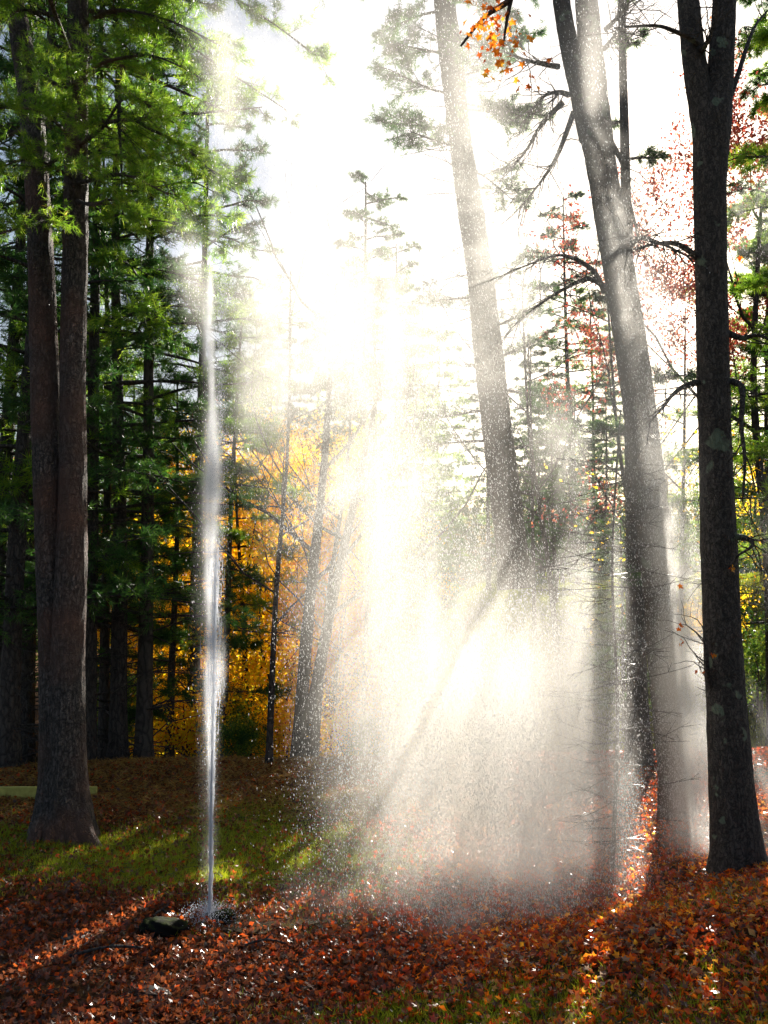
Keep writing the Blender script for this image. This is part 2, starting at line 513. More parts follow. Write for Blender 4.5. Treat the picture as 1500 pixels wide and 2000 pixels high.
# twig litter
tl = MB()
x, y = ground_pts(900, 4, 12, .5, 1.1)
a = RNG.uniform(0, 2 * PI, len(x)); L = RNG.uniform(.05, .3, len(x))
z = scatter_z(x, y)
x2, y2 = x + np.cos(a) * L, y + np.sin(a) * L
tl.sticks(np.stack([x, y, z + .02], -1), np.stack([x2, y2, scatter_z(x2, y2) + .025], -1), .004, .002, 4)
tag(tl.build('twig_litter', M['dark_bark']), 'small dark twigs scattered among the fallen leaves', 'twigs', kind='stuff')


# ------------------------------------------------------------------ trees
def pine_limb(wood, tp, td, path, r0, twig_len, n_twigs, start=.25, sub=5, n=14):
    P = catmull(path, n)
    wood.tube(P, np.linspace(r0, r0 * .22, n), 6)
    T = norm(np.gradient(P, axis=0))
    t = RNG.uniform(start, 1, n_twigs)
    idx = t * (n - 1); i = np.clip(idx.astype(int), 0, n - 2); f = (idx - i)[:, None]
    p = P[i] * (1 - f) + P[i + 1] * f
    tg = T[i]
    side = norm(np.cross(tg, [0, 0, 1.0])) * RNG.choice([-1, 1], n_twigs)[:, None]
    a = RNG.uniform(.5, 1.15, n_twigs)[:, None]
    d = norm(tg * np.cos(a) + side * np.sin(a) + RNG.normal(0, .16, (n_twigs, 3)) + np.array([0, 0, .1]))
    L = (twig_len * RNG.uniform(.5, 1.15, n_twigs) * (1.15 - .65 * t))[:, None]
    e = p + d * L
    wood.sticks(p, e, r0 * .22, r0 * .07, 4)
    pos, dr = [e], [d]
    for k in range(sub):
        s = RNG.uniform(.25, .98, n_twigs)[:, None]
        q = p + d * L * s
        sd = norm(d + RNG.normal(0, .6, (n_twigs, 3)) + np.array([0, 0, .15]))
        l2 = L * RNG.uniform(.12, .38, n_twigs)[:, None]
        wood.sticks(q, q + sd * l2, r0 * .08, r0 * .04, 3)
        pos.append(q + sd * l2); dr.append(sd)
        pos.append(q + sd * l2 * .55); dr.append(sd)
    tp.append(np.concatenate(pos)); td.append(np.concatenate(dr))


def dead_twigs(wood, P, rad, n, length, r=.006):
    """short dead side branches with forked ends along a trunk path"""
    i = RNG.integers(1, len(P) - 1, n)
    p = P[i]
    az = RNG.uniform(0, 2 * PI, n)
    d = norm(np.stack([np.cos(az), np.sin(az), RNG.uniform(-.25, .35, n)], -1))
    L = (length * RNG.uniform(.3, 1.2, n))[:, None]
    e = p + d * L
    m_ = p + d * L * .5 + RNG.normal(0, .05, (n, 3)) * L
    wood.sticks(p, m_, r * 1.3, r, 4); wood.sticks(m_, e, r, r * .4, 4)
    for k in range(4):
        s = RNG.uniform(.3, .95, n)[:, None]
        q = p + (m_ - p) * np.minimum(s * 2, 1) + (e - m_) * np.clip(s * 2 - 1, 0, 1)
        dd = norm(d + RNG.normal(0, .55, (n, 3)))
        wood.sticks(q, q + dd * L * RNG.uniform(.2, .45, n)[:, None], r * .5, r * .25, 3)


def pine_proto(H, r0, z_low, n_limbs, limb_len, needle, width, nn, mat, bark, n_dead, lean=(0, 0), twigs=16, sub=4):
    root = empty('pine_tree')
    w = MB()
    P = catmull([(0, 0, -.6), (lean[0] * .2, lean[1] * .2, H * .25), (lean[0] * .6 + .08, lean[1] * .6, H * .6), (lean[0], lean[1], H)], 26)
    t = np.linspace(0, 1, 26)
    rad = r0 * (1 - .85 * t) + r0 * .5 * np.exp(-((P[:, 2]) / .35).clip(0, 9))
    w.tube(P, rad, 12, bark=.05, seed=H)
    tp, td = [], []
    for k in range(n_limbs):
        z = z_low + (H - z_low) * (k + RNG.uniform(0, .8)) / n_limbs
        tt = np.clip((z + .6) / (H + .6), 0, .99); c = P[int(tt * 25)]
        az = k * 2.4 + RNG.uniform(-.5, .5)
        L = limb_len * (1.05 - .72 * (z - z_low) / (H - z_low)) * RNG.uniform(.7, 1.15)
        d = np.array([math.cos(az), math.sin(az), 0])
        rise = RNG.uniform(-.15, .35)
        path = [(c[0], c[1], z), c * [1, 1, 0] + [0, 0, z] + d * L * .35 + [0, 0, rise * L * .2],
                c * [1, 1, 0] + [0, 0, z] + d * L * .7 + [RNG.normal(0, .1 * L), RNG.normal(0, .1 * L), rise * L * .25],
                c * [1, 1, 0] + [0, 0, z] + d * L + [0, 0, rise * L * .35 - .05 * L]]
        pine_limb(w, tp, td, path, r0 * .2, L * .36, twigs, .22, sub, 9)
    dead_twigs(w, P[:int(26 * max(.2, z_low / H) + 4)], rad, n_dead, 1.1, .009)
    w.build('trunk', bark, root, True)
    c = MB()
    c.needles(np.concatenate(tp), np.concatenate(td), nn, needle, width, .7)
    c.build('crown', mat, root)
    return root


def grow(seg, tips, p, d, L, r, lev, maxlev, up=.15, wander=.22, nb=(2, 4), ang=.65):
    nseg = 4 if lev < 2 else 3
    q = np.array(p, float); dd = np.array(d, float)
    pts = [q.copy()]; ds = [dd.copy()]
    for s in range(nseg):
        dd = norm(dd + RNG.normal(0, wander * .5, 3) + np.array([0, 0, up * .3]))
        q2 = q + dd * L / nseg
        ra = r * (1 - .5 * s / nseg); rb = r * (1 - .5 * (s + 1) / nseg)
        seg.append((q, q2, ra, rb, lev)); q = q2; pts.append(q.copy()); ds.append(dd.copy())
        if lev >= maxlev - 1: tips.append(q.copy())
    if lev < maxlev:
        for k in range(RNG.integers(nb[0], nb[1] + 1)):
            i = nseg if k == 0 else RNG.integers(1, nseg + 1)
            nd = norm(ds[i] + RNG.normal(0, ang * (.4 if k == 0 else .8), 3) + np.array([0, 0, up]))
            grow(seg, tips, pts[i], nd, L * RNG.uniform(.55, .82), r * (.5 if k == 0 else .38), lev + 1, maxlev, up, wander, nb, ang)


def seg_mesh(mb, seg, kk=(8, 6, 5, 4, 3, 3)):
    for lev in range(6):
        s = [q for q in seg if q[4] == lev]
        if s:
            mb.sticks([q[0] for q in s], [q[1] for q in s], np.array([q[2] for q in s]), np.array([q[3] for q in s]), kk[lev])


def leafy_proto(name, H, r0, mat, n_leaf, size, bark, z0=.25, maxlev=4, stems=1, cloud=.28, nb=(3, 4), up=.15, ang=.75, kind='oval'):
    root = empty(name)
    w = MB(); seg = []; tips = []
    for s in range(stems):
        d0 = norm([RNG.normal(0, .22 if stems > 1 else .06), RNG.normal(0, .22 if stems > 1 else .06), 1])
        P = catmull([(0, 0, -.5), d0 * H * .3, d0 * H * .6 + RNG.normal(0, .03 * H, 3) * [1, 1, 0], d0 * H * .92], 18)
        w.tube(P, r0 * (1 - .8 * np.linspace(0, 1, 18)) + r0 * .4 * np.exp(-(P[:, 2] / .3).clip(0, 9)), 10, bark=.05, seed=H + s)
        for k in range(9 if stems == 1 else 5):
            t = z0 + (1 - z0) * (k + RNG.uniform(0, .9)) / (9 if stems == 1 else 5)
            c = P[min(17, int(t * 17))]
            az = k * 2.4 + RNG.uniform(-.5, .5)
            grow(seg, tips, c, norm([math.cos(az), math.sin(az), .55]), H * .3 * (1.15 - .6 * t) * RNG.uniform(.7, 1.2), r0 * .38 * (1.1 - .6 * t), 1, maxlev, up, .3, nb, ang)
    seg_mesh(w, seg)
    w.build('trunk', bark, root, True)
    if n_leaf:
        c = MB()
        tp = np.array(tips)
        i = RNG.integers(0, len(tp), n_leaf)
        i = i[RNG.uniform(0, 1, n_leaf) < (.25 + .75 * (np.sin(tp[i, 0] * 2.3 + tp[i, 2] * 1.7) * np.sin(tp[i, 1] * 2.1 + tp[i, 2] * 2.4) > -.25))]
        c.leaves(tp[i] + RNG.normal(0, cloud, (len(i), 3)), size, up=.4, kind=kind)
        c.build('crown', mat, root)
    return root


USED = set()


def put(proto, px, Y, label, cat='tree', group=None, s=1.0, rz=0.0, sz=None, x=None):
    o = proto if proto.name not in USED else copy_tree(proto)
    USED.add(o.name); USED.add(proto.name)
    X = at(px, 1200, Y)[0] if x is None else x
    o.location = (X, Y, float(gh(X, Y)) - .02)
    o.rotation_euler = (0, 0, rz); o.scale = (s, s, sz or s)
    for k in ('group',):
        if k in o.keys(): del o[k]
    return tag(o, label, cat, group)


def px_path(pts): return [at(*p) for p in pts]


def px_trunk(mb, pts, n=60, k=40, bark=.05, seed=0., flare=0., flare_h=.25, zbase=None):
    """pts: (px, py, Y, half width px) from the ground up"""
    C3 = np.array([at(p[0], p[1], p[2]) for p in pts])
    rr = np.array([p[3] * p[2] / FPX for p in pts])
    C4 = catmull(np.c_[C3, rr], n)
    P, rad = C4[:, :3], C4[:, 3]
    if flare:
        zz = P[:, 2] - (P[0, 2] if zbase is None else zbase)
        rad = rad * (1 + flare * np.exp(-(zz / flare_h).clip(0, 9)))
    mb.tube(P, rad, k, bark=bark, seed=seed)
    return P, rad


# --- twin pine on the left
YT = 9.2
base = at(125, 1640, YT); base[2] = float(gh(base[0], base[1]))
tw = empty('pine_tree', base)
def into(mb, root):
    off = np.array(root.location)
    mb.v = [v - off for v in mb.v]
w = MB()
px_trunk(w, [(113, 1700, YT, 47), (114, 1600, YT, 42), (111, 1500, YT, 32), (104, 1300, YT + .03, 27), (97, 1100, YT + .05, 27), (90, 850, YT + .05, 27), (84, 600, YT + .1, 26),
             (74, 380, YT + .15, 24), (60, 200, YT + .2, 23), (38, 60, YT + .25, 20), (10, -120, YT + .3, 17), (-20, -500, YT + .4, 12)], 150, 56, .06, 1.0, .28, .22, base[2])
px_trunk(w, [(138, 1700, YT - .05, 46), (137, 1600, YT - .05, 40), (133, 1500, YT - .05, 35), (132, 1300, YT - .03, 32), (140, 1100, YT, 29), (143, 900, YT, 26), (142, 700, YT, 25),
             (146, 500, YT, 24), (148, 350, YT, 23), (150, 200, YT, 22), (152, 50, YT, 21), (156, -150, YT, 18), (160, -520, YT, 12)], 150, 56, .06, 4.0, .25, .2, base[2])
# root flares
for (rx, ry, w_) in ((62, 1640, 9), (95, 1652, 10), (150, 1658, 10), (186, 1642, 9)):
    a_ = at(rx * .5 + 62, 1585, YT - .12); b_ = at(rx, ry + 6, YT - .3)
    b_[2] = float(gh(b_[0], b_[1])) + .0
    e_ = b_ + (b_ - a_) * [.5, .3, 0]; e_[2] = float(gh(e_[0], e_[1])) - .06
    w.tube(catmull([a_, (a_ + b_) / 2 + [0, -.03, -.05], b_, e_], 10), np.array([.10, .10, .095, .09, .08, .07, .06, .05, .04, .02]), 10, bark=.05)
tp, td = [], []
limbs = [
    [(155, 150, 9.2), (210, 120, 8.9), (300, 110, 8.6), (390, 150, 8.3)],
    [(150, 60, 9.2), (220, 20, 9.0), (330, 40, 8.8), (430, 90, 8.6)],
    [(165, 20, 9.2), (260, 30, 9.4), (340, 60, 9.6), (420, 110, 9.8)],
    [(145, 290, 9.2), (200, 250, 8.8), (250, 190, 8.5), (340, 240, 8.2)],
    [(145, 280, 9.2), (110, 240, 8.7), (70, 215, 8.3), (10, 210, 8.0)],
    [(145, 360, 9.2), (190, 350, 8.8), (240, 340, 8.4), (330, 380, 8.0)],
    [(148, 350, 9.2), (110, 330, 8.8), (60, 310, 8.5), (-10, 330, 8.3)],
    [(240, 130, 8.9), (232, 220, 8.8), (236, 300, 8.7), (240, 420, 8.6)],
    [(235, 215, 8.8), (290, 250, 8.7), (350, 280, 8.6), (420, 340, 8.5)],
    [(150, 100, 9.2), (90, 40, 9.0), (40, 20, 8.8), (-30, 60, 8.6)],
    [(40, 90, 9.4), (90, 150, 9.2), (130, 170, 9.0), (190, 140, 8.8)],
    [(140, 300, 9.2), (200, 300, 9.4), (280, 310, 9.6), (370, 290, 9.9)],
    [(150, 190, 9.2), (200, 240, 9.5), (270, 300, 9.7), (380, 420, 9.9)],
    [(85, 430, 9.2), (60, 440, 8.8), (20, 450, 8.5), (-40, 470, 8.2)],
    [(152, 0, 9.2), (200, -80, 8.8), (300, -90, 8.4), (420, -30, 8.0)],
    [(152, -60, 9.2), (320, -70, 9.0), (480, 10, 8.8), (620, 110, 8.7)],
    [(152, 40, 9.2), (280, 30, 9.3), (400, 110, 9.4), (560, 215, 9.5)],
    [(152, -120, 9.2), (300, -160, 9.4), (480, -110, 9.7), (680, -10, 10.0)],
    [(145, 390, 9.2), (180, 400, 8.7), (230, 390, 8.3), (290, 430, 8.0)],
    [(152, -50, 9.2), (100, -90, 8.8), (40, -80, 8.5), (-60, -40, 8.2)],
    [(150, 240, 9.2), (130, 210, 9.6), (100, 180, 10.0), (60, 100, 10.4)],
    [(150, 330, 9.2), (200, 290, 9.7), (240, 250, 10.2), (300, 200, 10.6)],
]
for L in limbs:
    Y1 = L[-1][2]
    pine_limb(w, tp, td, px_path(L), .026, .62, 27, .12, 6, 16)
for k in range(16):   # limbs above the picture
    z = 7.5 + k * .3; az = k * 2.4; d = np.array([math.cos(az), math.sin(az), .1]); c = np.array([at(155, 0, YT)[0], YT, z])
    Lg = RNG.uniform(1.6, 3.0)
    pine_limb(w, tp, td, [c, c + d * Lg * .4, c + d * Lg * .75, c + d * Lg], .03, .6, 16, .3, 4, 8)
into(w, tw); w.build('trunk', M['pine_bark'], tw, True)
c = MB(); c.needles(np.concatenate(tp), np.concatenate(td), 14, .078, .0055, .8); into(c, tw)
c.build('crown', M['pine_green'], tw)
tag(tw, 'tall pine with two thick trunks joined at the root, beside the yellow board rail', 'tree')

# --- right dark maple with forked top
YR = 7.5
base = at(1440, 1690, YR); base[2] = float(gh(base[0], base[1]))
mr = empty('maple_tree', base)
w = MB()
P5, r5 = px_trunk(w, [(1446, 1745, YR, 54), (1440, 1660, YR, 46), (1430, 1550, YR, 42), (1421, 1400, YR, 38), (1412, 1250, YR, 36), (1405, 1080, YR, 34), (1398, 900, YR, 31), (1392, 700, YR, 31),
             (1388, 500, YR, 31), (1386, 350, YR, 33), (1392, 240, YR, 36), (1404, 170, YR, 27), (1412, 60, YR, 24), (1418, -80, YR, 21), (1430, -400, YR, 14)], 120, 44, .04, 7.0, .2, .18, base[2])
px_trunk(w, [(1384, 330, YR, 24), (1374, 230, YR, 25), (1358, 130, YR, 24), (1346, 20, YR, 22), (1336, -100, YR, 20), (1310, -420, YR, 13)], 50, 32, .04, 9.0)
for br in ([(1372, 95, YR), (1350, 75, 7.3), (1320, 62, 7.1), (1280, 50, 6.9), (1200, 55, 6.7)],
           [(1365, 105, YR), (1378, 88, 7.3), (1390, 60, 7.2), (1402, -20, 7.1)],
           [(1410, 235, YR), (1440, 150, 7.6), (1470, 60, 7.8), (1500, 20, 8)],
           [(1370, 510, YR), (1330, 480, 7.3), (1290, 475, 7.1), (1225, 490, 6.9)],
           [(1420, 650, YR), (1450, 660, 7.4), (1480, 655, 7.3), (1520, 670, 7.2)],
           [(1430, 745, YR), (1450, 760, 7.3), (1448, 830, 7.2), (1455, 900, 7.1), (1450, 980, 7.1)],
           [(1370, 745, YR), (1335, 755, 7.4), (1310, 775, 7.3), (1290, 800, 7.2)],
           [(1425, 1050, YR), (1455, 1050, 7.3), (1470, 1065, 7.2), (1440, 1085, 7.1)],
           [(1395, 1350, YR), (1384, 1330, 7.4), (1382, 1300, 7.3), (1378, 1240, 7.3)]):
    PP = catmull(px_path(br), 14)
    w.tube(PP, np.linspace(.032, .007, 14), 7)
    seg = []
    for i in range(3, 14, 1):
        grow(seg, [], PP[i], norm(PP[i] - PP[i - 1] + RNG.normal(0, .5, 3) * np.linalg.norm(PP[i] - PP[i - 1])), RNG.uniform(.15, .42), .0065, 3, 4, .05, .5, (2, 3), .8)
    seg_mesh(w, seg)
dead_twigs(w, P5[25:95], None, 60, .35, .0035)
into(w, mr); w.build('trunk', M['maple_bark'], mr, True)
c = MB()
for (px, py) in ((1329, 1145), (1330, 1222), (1332, 1258), (1370, 1312), (1392, 1282), (1448, 505), (1470, 352), (1429, 1110)):
    q = at(px, py, 7.3)
    c.leaves(q + RNG.normal(0, .012, (4, 3)), .05, kind='maple')
into(c, mr); c.build('crown', M['orange'], mr)
tag(mr, 'dark lichen spotted maple trunk with forked top at the right of the mist', 'tree')

# --- leaning maple seen through the mist
YM = 9.4
base = at(1326, 1640, YM); base[2] = float(gh(base[0], base[1]))
ml = empty('maple_tree', base)
w = MB()
P4, r4 = px_trunk(w, [(1332, 1720, YM, 36), (1324, 1600, YM, 31), (1308, 1400, YM, 30), (1291, 1200, YM, 31), (1275, 1020, YM, 31), (1257, 860, YM, 31), (1239, 720, YM, 32), (1218, 580, YM, 31),
              (1196, 450, YM, 30), (1176, 330, YM, 29), (1160, 230, YM, 32), (1158, 150, YM, 26), (1150, 60, YM, 24), (1142, -40, YM, 22), (1120, -380, YM, 14)], 120, 40, .045, 3.0, .25, .2, base[2])
px_trunk(w, [(1152, 270, YM, 22), (1132, 170, YM, 22), (1112, 90, YM, 19), (1094, -20, YM, 17), (1060, -350, YM, 11)], 40, 28, .04, 5.0)
for br in ([(1180, 570, YM), (1160, 530, 9.2), (1120, 505, 9.0), (1080, 500, 8.8), (1000, 530, 8.6)],
           [(1180, 560, YM), (1150, 545, 9.3), (1110, 560, 9.1), (1060, 590, 8.9), (1000, 640, 8.8)],
           [(1110, 185, YM), (1090, 180, 9.2), (1060, 190, 9.0), (1030, 230, 8.9)],
           [(1090, 130, YM), (1060, 125, 9.2), (1020, 115, 9.0), (960, 90, 8.8)],
           [(1230, 485, YM), (1250, 465, 9.3), (1290, 475, 9.2), (1350, 505, 9.1)],
           [(1120, 220, YM), (1090, 300, 9.3), (1060, 350, 9.2), (1020, 400, 9.1)],
           [(1100, 200, YM), (1060, 240, 9.5), (1030, 290, 9.6), (1000, 330, 9.7)],
           [(1180, 60, YM), (1210, 30, 9.3), (1240, -10, 9.2)],
           [(1180, 95, YM), (1200, 70, 9.5), (1225, 20, 9.6)],
           [(1190, 270, YM), (1220, 330, 9.4), (1230, 400, 9.3), (1240, 440, 9.3)]):
    PP = catmull(px_path(br), 14)
    w.tube(PP, np.linspace(.034, .006, 14), 7)
    seg = []
    for i in range(2, 14):
        for _ in range(2):
            grow(seg, [], PP[i], norm(PP[i] - PP[i - 1] + RNG.normal(0, .55, 3) * np.linalg.norm(PP[i] - PP[i - 1]) + np.array([0, 0, -.02])), RNG.uniform(.2, .6), .007, 3, 5, -.05, .5, (2, 3), .8)
    seg_mesh(w, seg)
into(w, ml); w.build('trunk', M['maple_bark'], ml, True)
tag(ml, 'grey maple trunk leaning left through the falling mist, forked near its top', 'tree')

# --- big pine behind the mist
YP = 22.0
base = at(1004, 1100, YP); base[2] = float(gh(base[0], base[1]))
bp = empty('pine_tree', base)
w = MB()
P3, r3 = px_trunk(w, [(1008, 1150, YP, 36), (1000, 1070, YP, 31), (988, 980, YP, 30), (972, 850, YP, 30), (955, 700, YP, 29), (940, 550, YP, 27), (922, 430, YP, 26), (905, 320, YP, 24),
              (893, 220, YP, 23), (880, 100, YP, 24), (868, 0, YP, 22), (855, -150, YP, 18), (850, -350, YP, 10)], 90, 26, .05, 2.0, .3, .3, base[2])
tp, td = [], []
def side_limb(px, py, dx, dy, dY, Y=YP, r=.045, tl=1.0, nt_=28):
    pine_limb(w, tp, td, px_path([(px, py, Y), (px + dx * .35, py + dy * .2, Y + dY * .35), (px + dx * .7, py + dy * .6, Y + dY * .7), (px + dx, py + dy, Y + dY)]), r, tl, nt_, .2, 5, 12)
for a_ in ((890, 185, -130, -50, -1), (893, 200, 120, 40, -1), (885, 105, -110, -20, -2), (885, 90, 150, -10, 1), (900, 250, -150, -10, 2), (898, 285, -100, -30, -1), (870, 20, -120, 40, -1),
           (870, 0, 120, 30, -2), (905, 215, 160, 10, -2), (860, -60, -200, 30, 1), (860, -90, 170, 60, -1), (880, 60, 60, 60, -3), (886, 150, 90, -30, 2), (862, -40, -90, 0, -3), (910, 330, 90, 60, 1)):
    side_limb(*a_)
for a_ in ((940, 560, 90, -60, 1), (948, 640, 110, -50, -1), (955, 700, 130, -60, 2), (940, 580, -100, 10, 2), (960, 760, 120, 20, 0), (965, 800, -120, 20, 1), (975, 880, 120, -30, 1), (975, 860, -150, 10, 1), (985, 960, 120, 20, 1)):
    side_limb(*a_, nt_=14)
dead_twigs(w, P3[10:70], None, 120, 1.6, .012)
into(w, bp); w.build('trunk', M['far_bark'], bp, True)
c = MB(); c.needles(np.concatenate(tp), np.concatenate(td), 11, .17, .013, .6); into(c, bp)
c.build('crown', M['pine_dark'], bp)
tag(bp, 'tall pine behind the mist with a curving trunk and short flat boughs', 'tree')

# --- prototypes
pineA = pine_proto(15, .16, 2.2, 52, 2.7, .13, .012, 9, M['pine_dark'], M['dark_bark'], 60, (.3, 0))
pineB = pine_proto(12, .12, 3.4, 40, 2.3, .13, .012, 9, M['pine_green'], M['far_bark'], 50, (-.3, .2))
pineD = pine_proto(13, .13, 1.6, 13, .8, .12, .012, 8, M['pine_dark'], M['dark_bark'], 55, (-.5, 0), twigs=9)
pineC = pine_proto(8.5, .11, .8, 42, 2.2, .15, .015, 9, M['pine_dark'], M['far_bark'], 12, (0, 0))
maple = leafy_proto('maple_tree', 7.5, .11, M['yellow'], 26000, .085, M['dark_bark'], .22, 4)
maple2 = leafy_proto('maple_tree', 8.5, .15, M['orange'], 15000, .085, M['dark_bark'], .25, 4, stems=2)
green_t = leafy_proto('broadleaf_tree', 7.0, .10, M['green'], 14000, .085, M['far_bark'], .2, 4)
oak = leafy_proto('oak_tree', 9, .13, M['red'], 34000, .06, M['dark_bark'], .52, 4, cloud=.11)
bare = leafy_proto('bare_tree', 9, .062, None, 0, .1, M['dark_bark'], .3, 5, nb=(3, 4), up=.25, ang=.6)
bare2 = leafy_proto('bare_tree', 9, .13, None, 0, .1, M['dark_bark'], .35, 4, nb=(2, 3), up=.3, ang=.5, stems=2)
bush = leafy_proto('shrub', 1.5, .03, M['green'], 5000, .06, M['far_bark'], .05, 3, stems=4, cloud=.14)
bushy = leafy_proto('shrub', 1.7, .03, M['yellow'], 5000, .065, M['far_bark'], .05, 3, stems=4, cloud=.16)
tallb = leafy_proto('bush', 4.0, .035, M['yellow'], 11000, .075, M['far_bark'], .04, 3, stems=3, cloud=.2)
sapling = leafy_proto('sapling', 5.5, .035, M['yellow'], 900, .07, M['far_bark'], .3, 4, cloud=.15)

G1 = 'dark trunks standing behind the twin pine'
put(pineA, 22, 12.0, 'slim straight pine trunk left of the twin trunked pine at the picture edge', s=.95)
put(pineA, -10, 13.3, 'black pine trunk cut by the left picture edge', rz=1.2, s=1.0)
put(pineA, 176, 12.9, 'dark pine trunk standing right behind the twin trunked pine', rz=2.2, s=.9)
put(pineB, 213, 14.6, 'thin pine trunk leaning left, first one clear of the twin pine', rz=.5, s=.9)
put(pineA, 238, 13.4, 'straight dark pine trunk between two thinner trunks on the brown slope', rz=3.6, s=.92)
put(pineB, 287, 13.6, 'grey brown pine trunk on the brown slope, widest before the water jet', rz=2.2, s=1.15)
put(pineC, 337, 15.0, 'short dark conifer with low boughs just left of the water jet', rz=1.0, s=.8)
put(pineA, 60, 16.5, 'shaded pine showing between the far left trunk and the twin pine', rz=4.2, s=1.0)
put(pineA, 380, 17.5, 'dark pine behind the water jet with drooping needle boughs', rz=5.2, s=.95)
put(pineC, 120, 19.0, 'broad low conifer hidden behind the twin pine trunks', rz=3.0, s=1.1)
put(pineB, 437, 15.5, 'very thin pine trunk just right of the water jet', rz=4.0, s=.7)
put(pineC, 250, 21.0, 'low bushy conifer deep behind the brown slope', rz=.7, s=1.0)
put(bare, 493, 17.0, 'dark forked tree against yellow leaves right of the water jet', s=.9)
put(bare, 527, 12.1, 'slender grey trunk rooted on the near rim of the slope before yellow leaves', rz=1.1, s=.8)
put(bare2, 578, 14.5, 'grey tree with two leaning stems before the yellow maples', rz=.6, s=.95)
put(bare, 612, 13.3, 'bare tree behind the left edge of the falling drops', rz=2.1, s=.85)
put(maple, 690, 18.5, 'yellow maple glowing behind the left part of the mist', rz=.4, s=.6)
put(maple, 510, 18.5, 'bright yellow maple straight behind the dark forked tree', rz=2.0, s=.85)
put(maple, 395, 22.5, 'yellow maple glimpsed left of the water jet through pine boughs', rz=3.4, s=.9)
put(maple2, 310, 24.5, 'orange maple far behind the brown slope', rz=3.0, s=.9)
put(maple2, 770, 16.5, 'orange maple low in the middle of the mist', rz=4.2, s=.42)
put(green_t, 200, 27.0, 'green leaved tree shining through the left trunks', rz=1.0)
put(green_t, 40, 24.0, 'green leaved tree at the far left behind the board rail', rz=2.4)
put(bare, 705, 15.0, 'bare tree in the middle of the mist left of the orange maple', rz=3.3, s=.8)
put(pineC, 640, 40.0, 'tall pointed conifer fading in the bright mist below the white sky', rz=2.0, s=1.6)
put(pineC, 730, 44.0, 'highest pointed conifer top behind the middle of the mist', rz=5.0, s=2.2)
put(pineC, 830, 38.0, 'rounded conifer left of the tall curving pine', rz=3.0, s=1.2)
put(bushy, 380, 15.0, 'yellow shrub on the slope rim left of the water jet', 'shrub', s=.9)
put(bushy, 455, 17.0, 'yellow shrub on the slope rim right of the water jet', 'shrub', rz=1.4, s=.85)
put(bushy, 560, 16.0, 'yellow shrub between grey trunks at the left mist edge', 'shrub', rz=2.4, s=.8)
put(bushy, 690, 15.5, 'yellow shrub low behind the falling drops', 'shrub', rz=3.4, s=.8)
put(bushy, 330, 17.5, 'yellow shrub behind the short dark conifer', 'shrub', rz=4.4, s=.9)
put(bush, 490, 14.3, 'low green shrub at the foot of the dark forked tree', 'shrub', s=.6)
put(bush, 440, 15.9, 'green shrub beside the very thin pine trunk', 'shrub', rz=2.0, s=.9)
put(bush, 230, 17.0, 'green shrub lit behind the left trunks', 'shrub', rz=2.8, s=1.0)
put(bush, 720, 14.6, 'green shrub behind the middle of the falling drops', 'shrub', rz=3.9, s=.6)
for px, Y, z_, s_, lb in ((462, 17.6, .3, 2.5, 'tall yellow bush glowing right of the water jet'), (555, 16.8, 1.7, 2.3, 'tall yellow bush glowing between the forked tree and the two stemmed tree'), (640, 16.2, 2.6, 2.1, 'tall yellow bush at the left edge of the mist'),
                       (400, 18.6, 3.9, 2.3, 'tall yellow bush just left of the water jet'), (325, 19.5, 5.0, 2.0, 'tall yellow bush deep behind the short dark conifer')):
    put(tallb, px, Y, lb, 'bush', rz=z_, s=s_ / 2.3)
put(pineA, 700, 34.0, 'tall ragged pine showing faintly in the bright mist at the picture centre', rz=.9, s=1.3)
put(pineA, 575, 31.0, 'slender pine top just right of the tip of the water jet', rz=3.1, s=.85)
put(pineB, 800, 36.0, 'thin pine between the faint tall pine and the curving pine', rz=1.9, s=1.15)
put(pineC, 1085, 24.5, 'dense green conifer between the curving pine and the leaning maple', rz=3.7, s=.68)
put(pineA, 1125, 50.0, 'tall hazy pine between the curving pine and the leaning maple', rz=2.1, s=1.5)
put(pineB, 1165, 54.0, 'hazy pine touching the left side of the leaning maple', rz=5.1, s=1.5)
put(pineA, 1035, 48.0, 'hazy pine just right of the curving pine', rz=.3, s=.85)
put(pineA, 615, 46.0, 'hazy pine above the yellow maples right of the water jet', rz=1.3, s=1.2)
put(pineA, 765, 50.0, 'tallest hazy pine rising behind the middle of the mist', rz=5.4, s=1.5)
put(pineB, 850, 52.0, 'hazy pine between the tallest hazy pine and the curving pine', rz=4.4, s=1.4)
put(pineA, 535, 44.0, 'hazy pine nearest to the right side of the water jet', rz=3.6, s=.95)
put(pineA, 1100, 36.0, 'small dark pine far behind the crooked bare tree', rz=2.6, s=.6)
put(pineA, 955, 39.0, 'small dark pine far behind the curving pine', rz=4.6, s=.7)
put(pineA, 1185, 41.0, 'small dark pine far behind the glinting twigs', rz=5.6, s=.62)
put(pineB, 1570, 22.0, 'leafy green pine between the forked maple and the upper right corner', rz=2.9, s=1.25)
put(pineA, 1620, 16.0, 'dark dense pine filling the upper right picture corner', rz=3.3, s=.95)
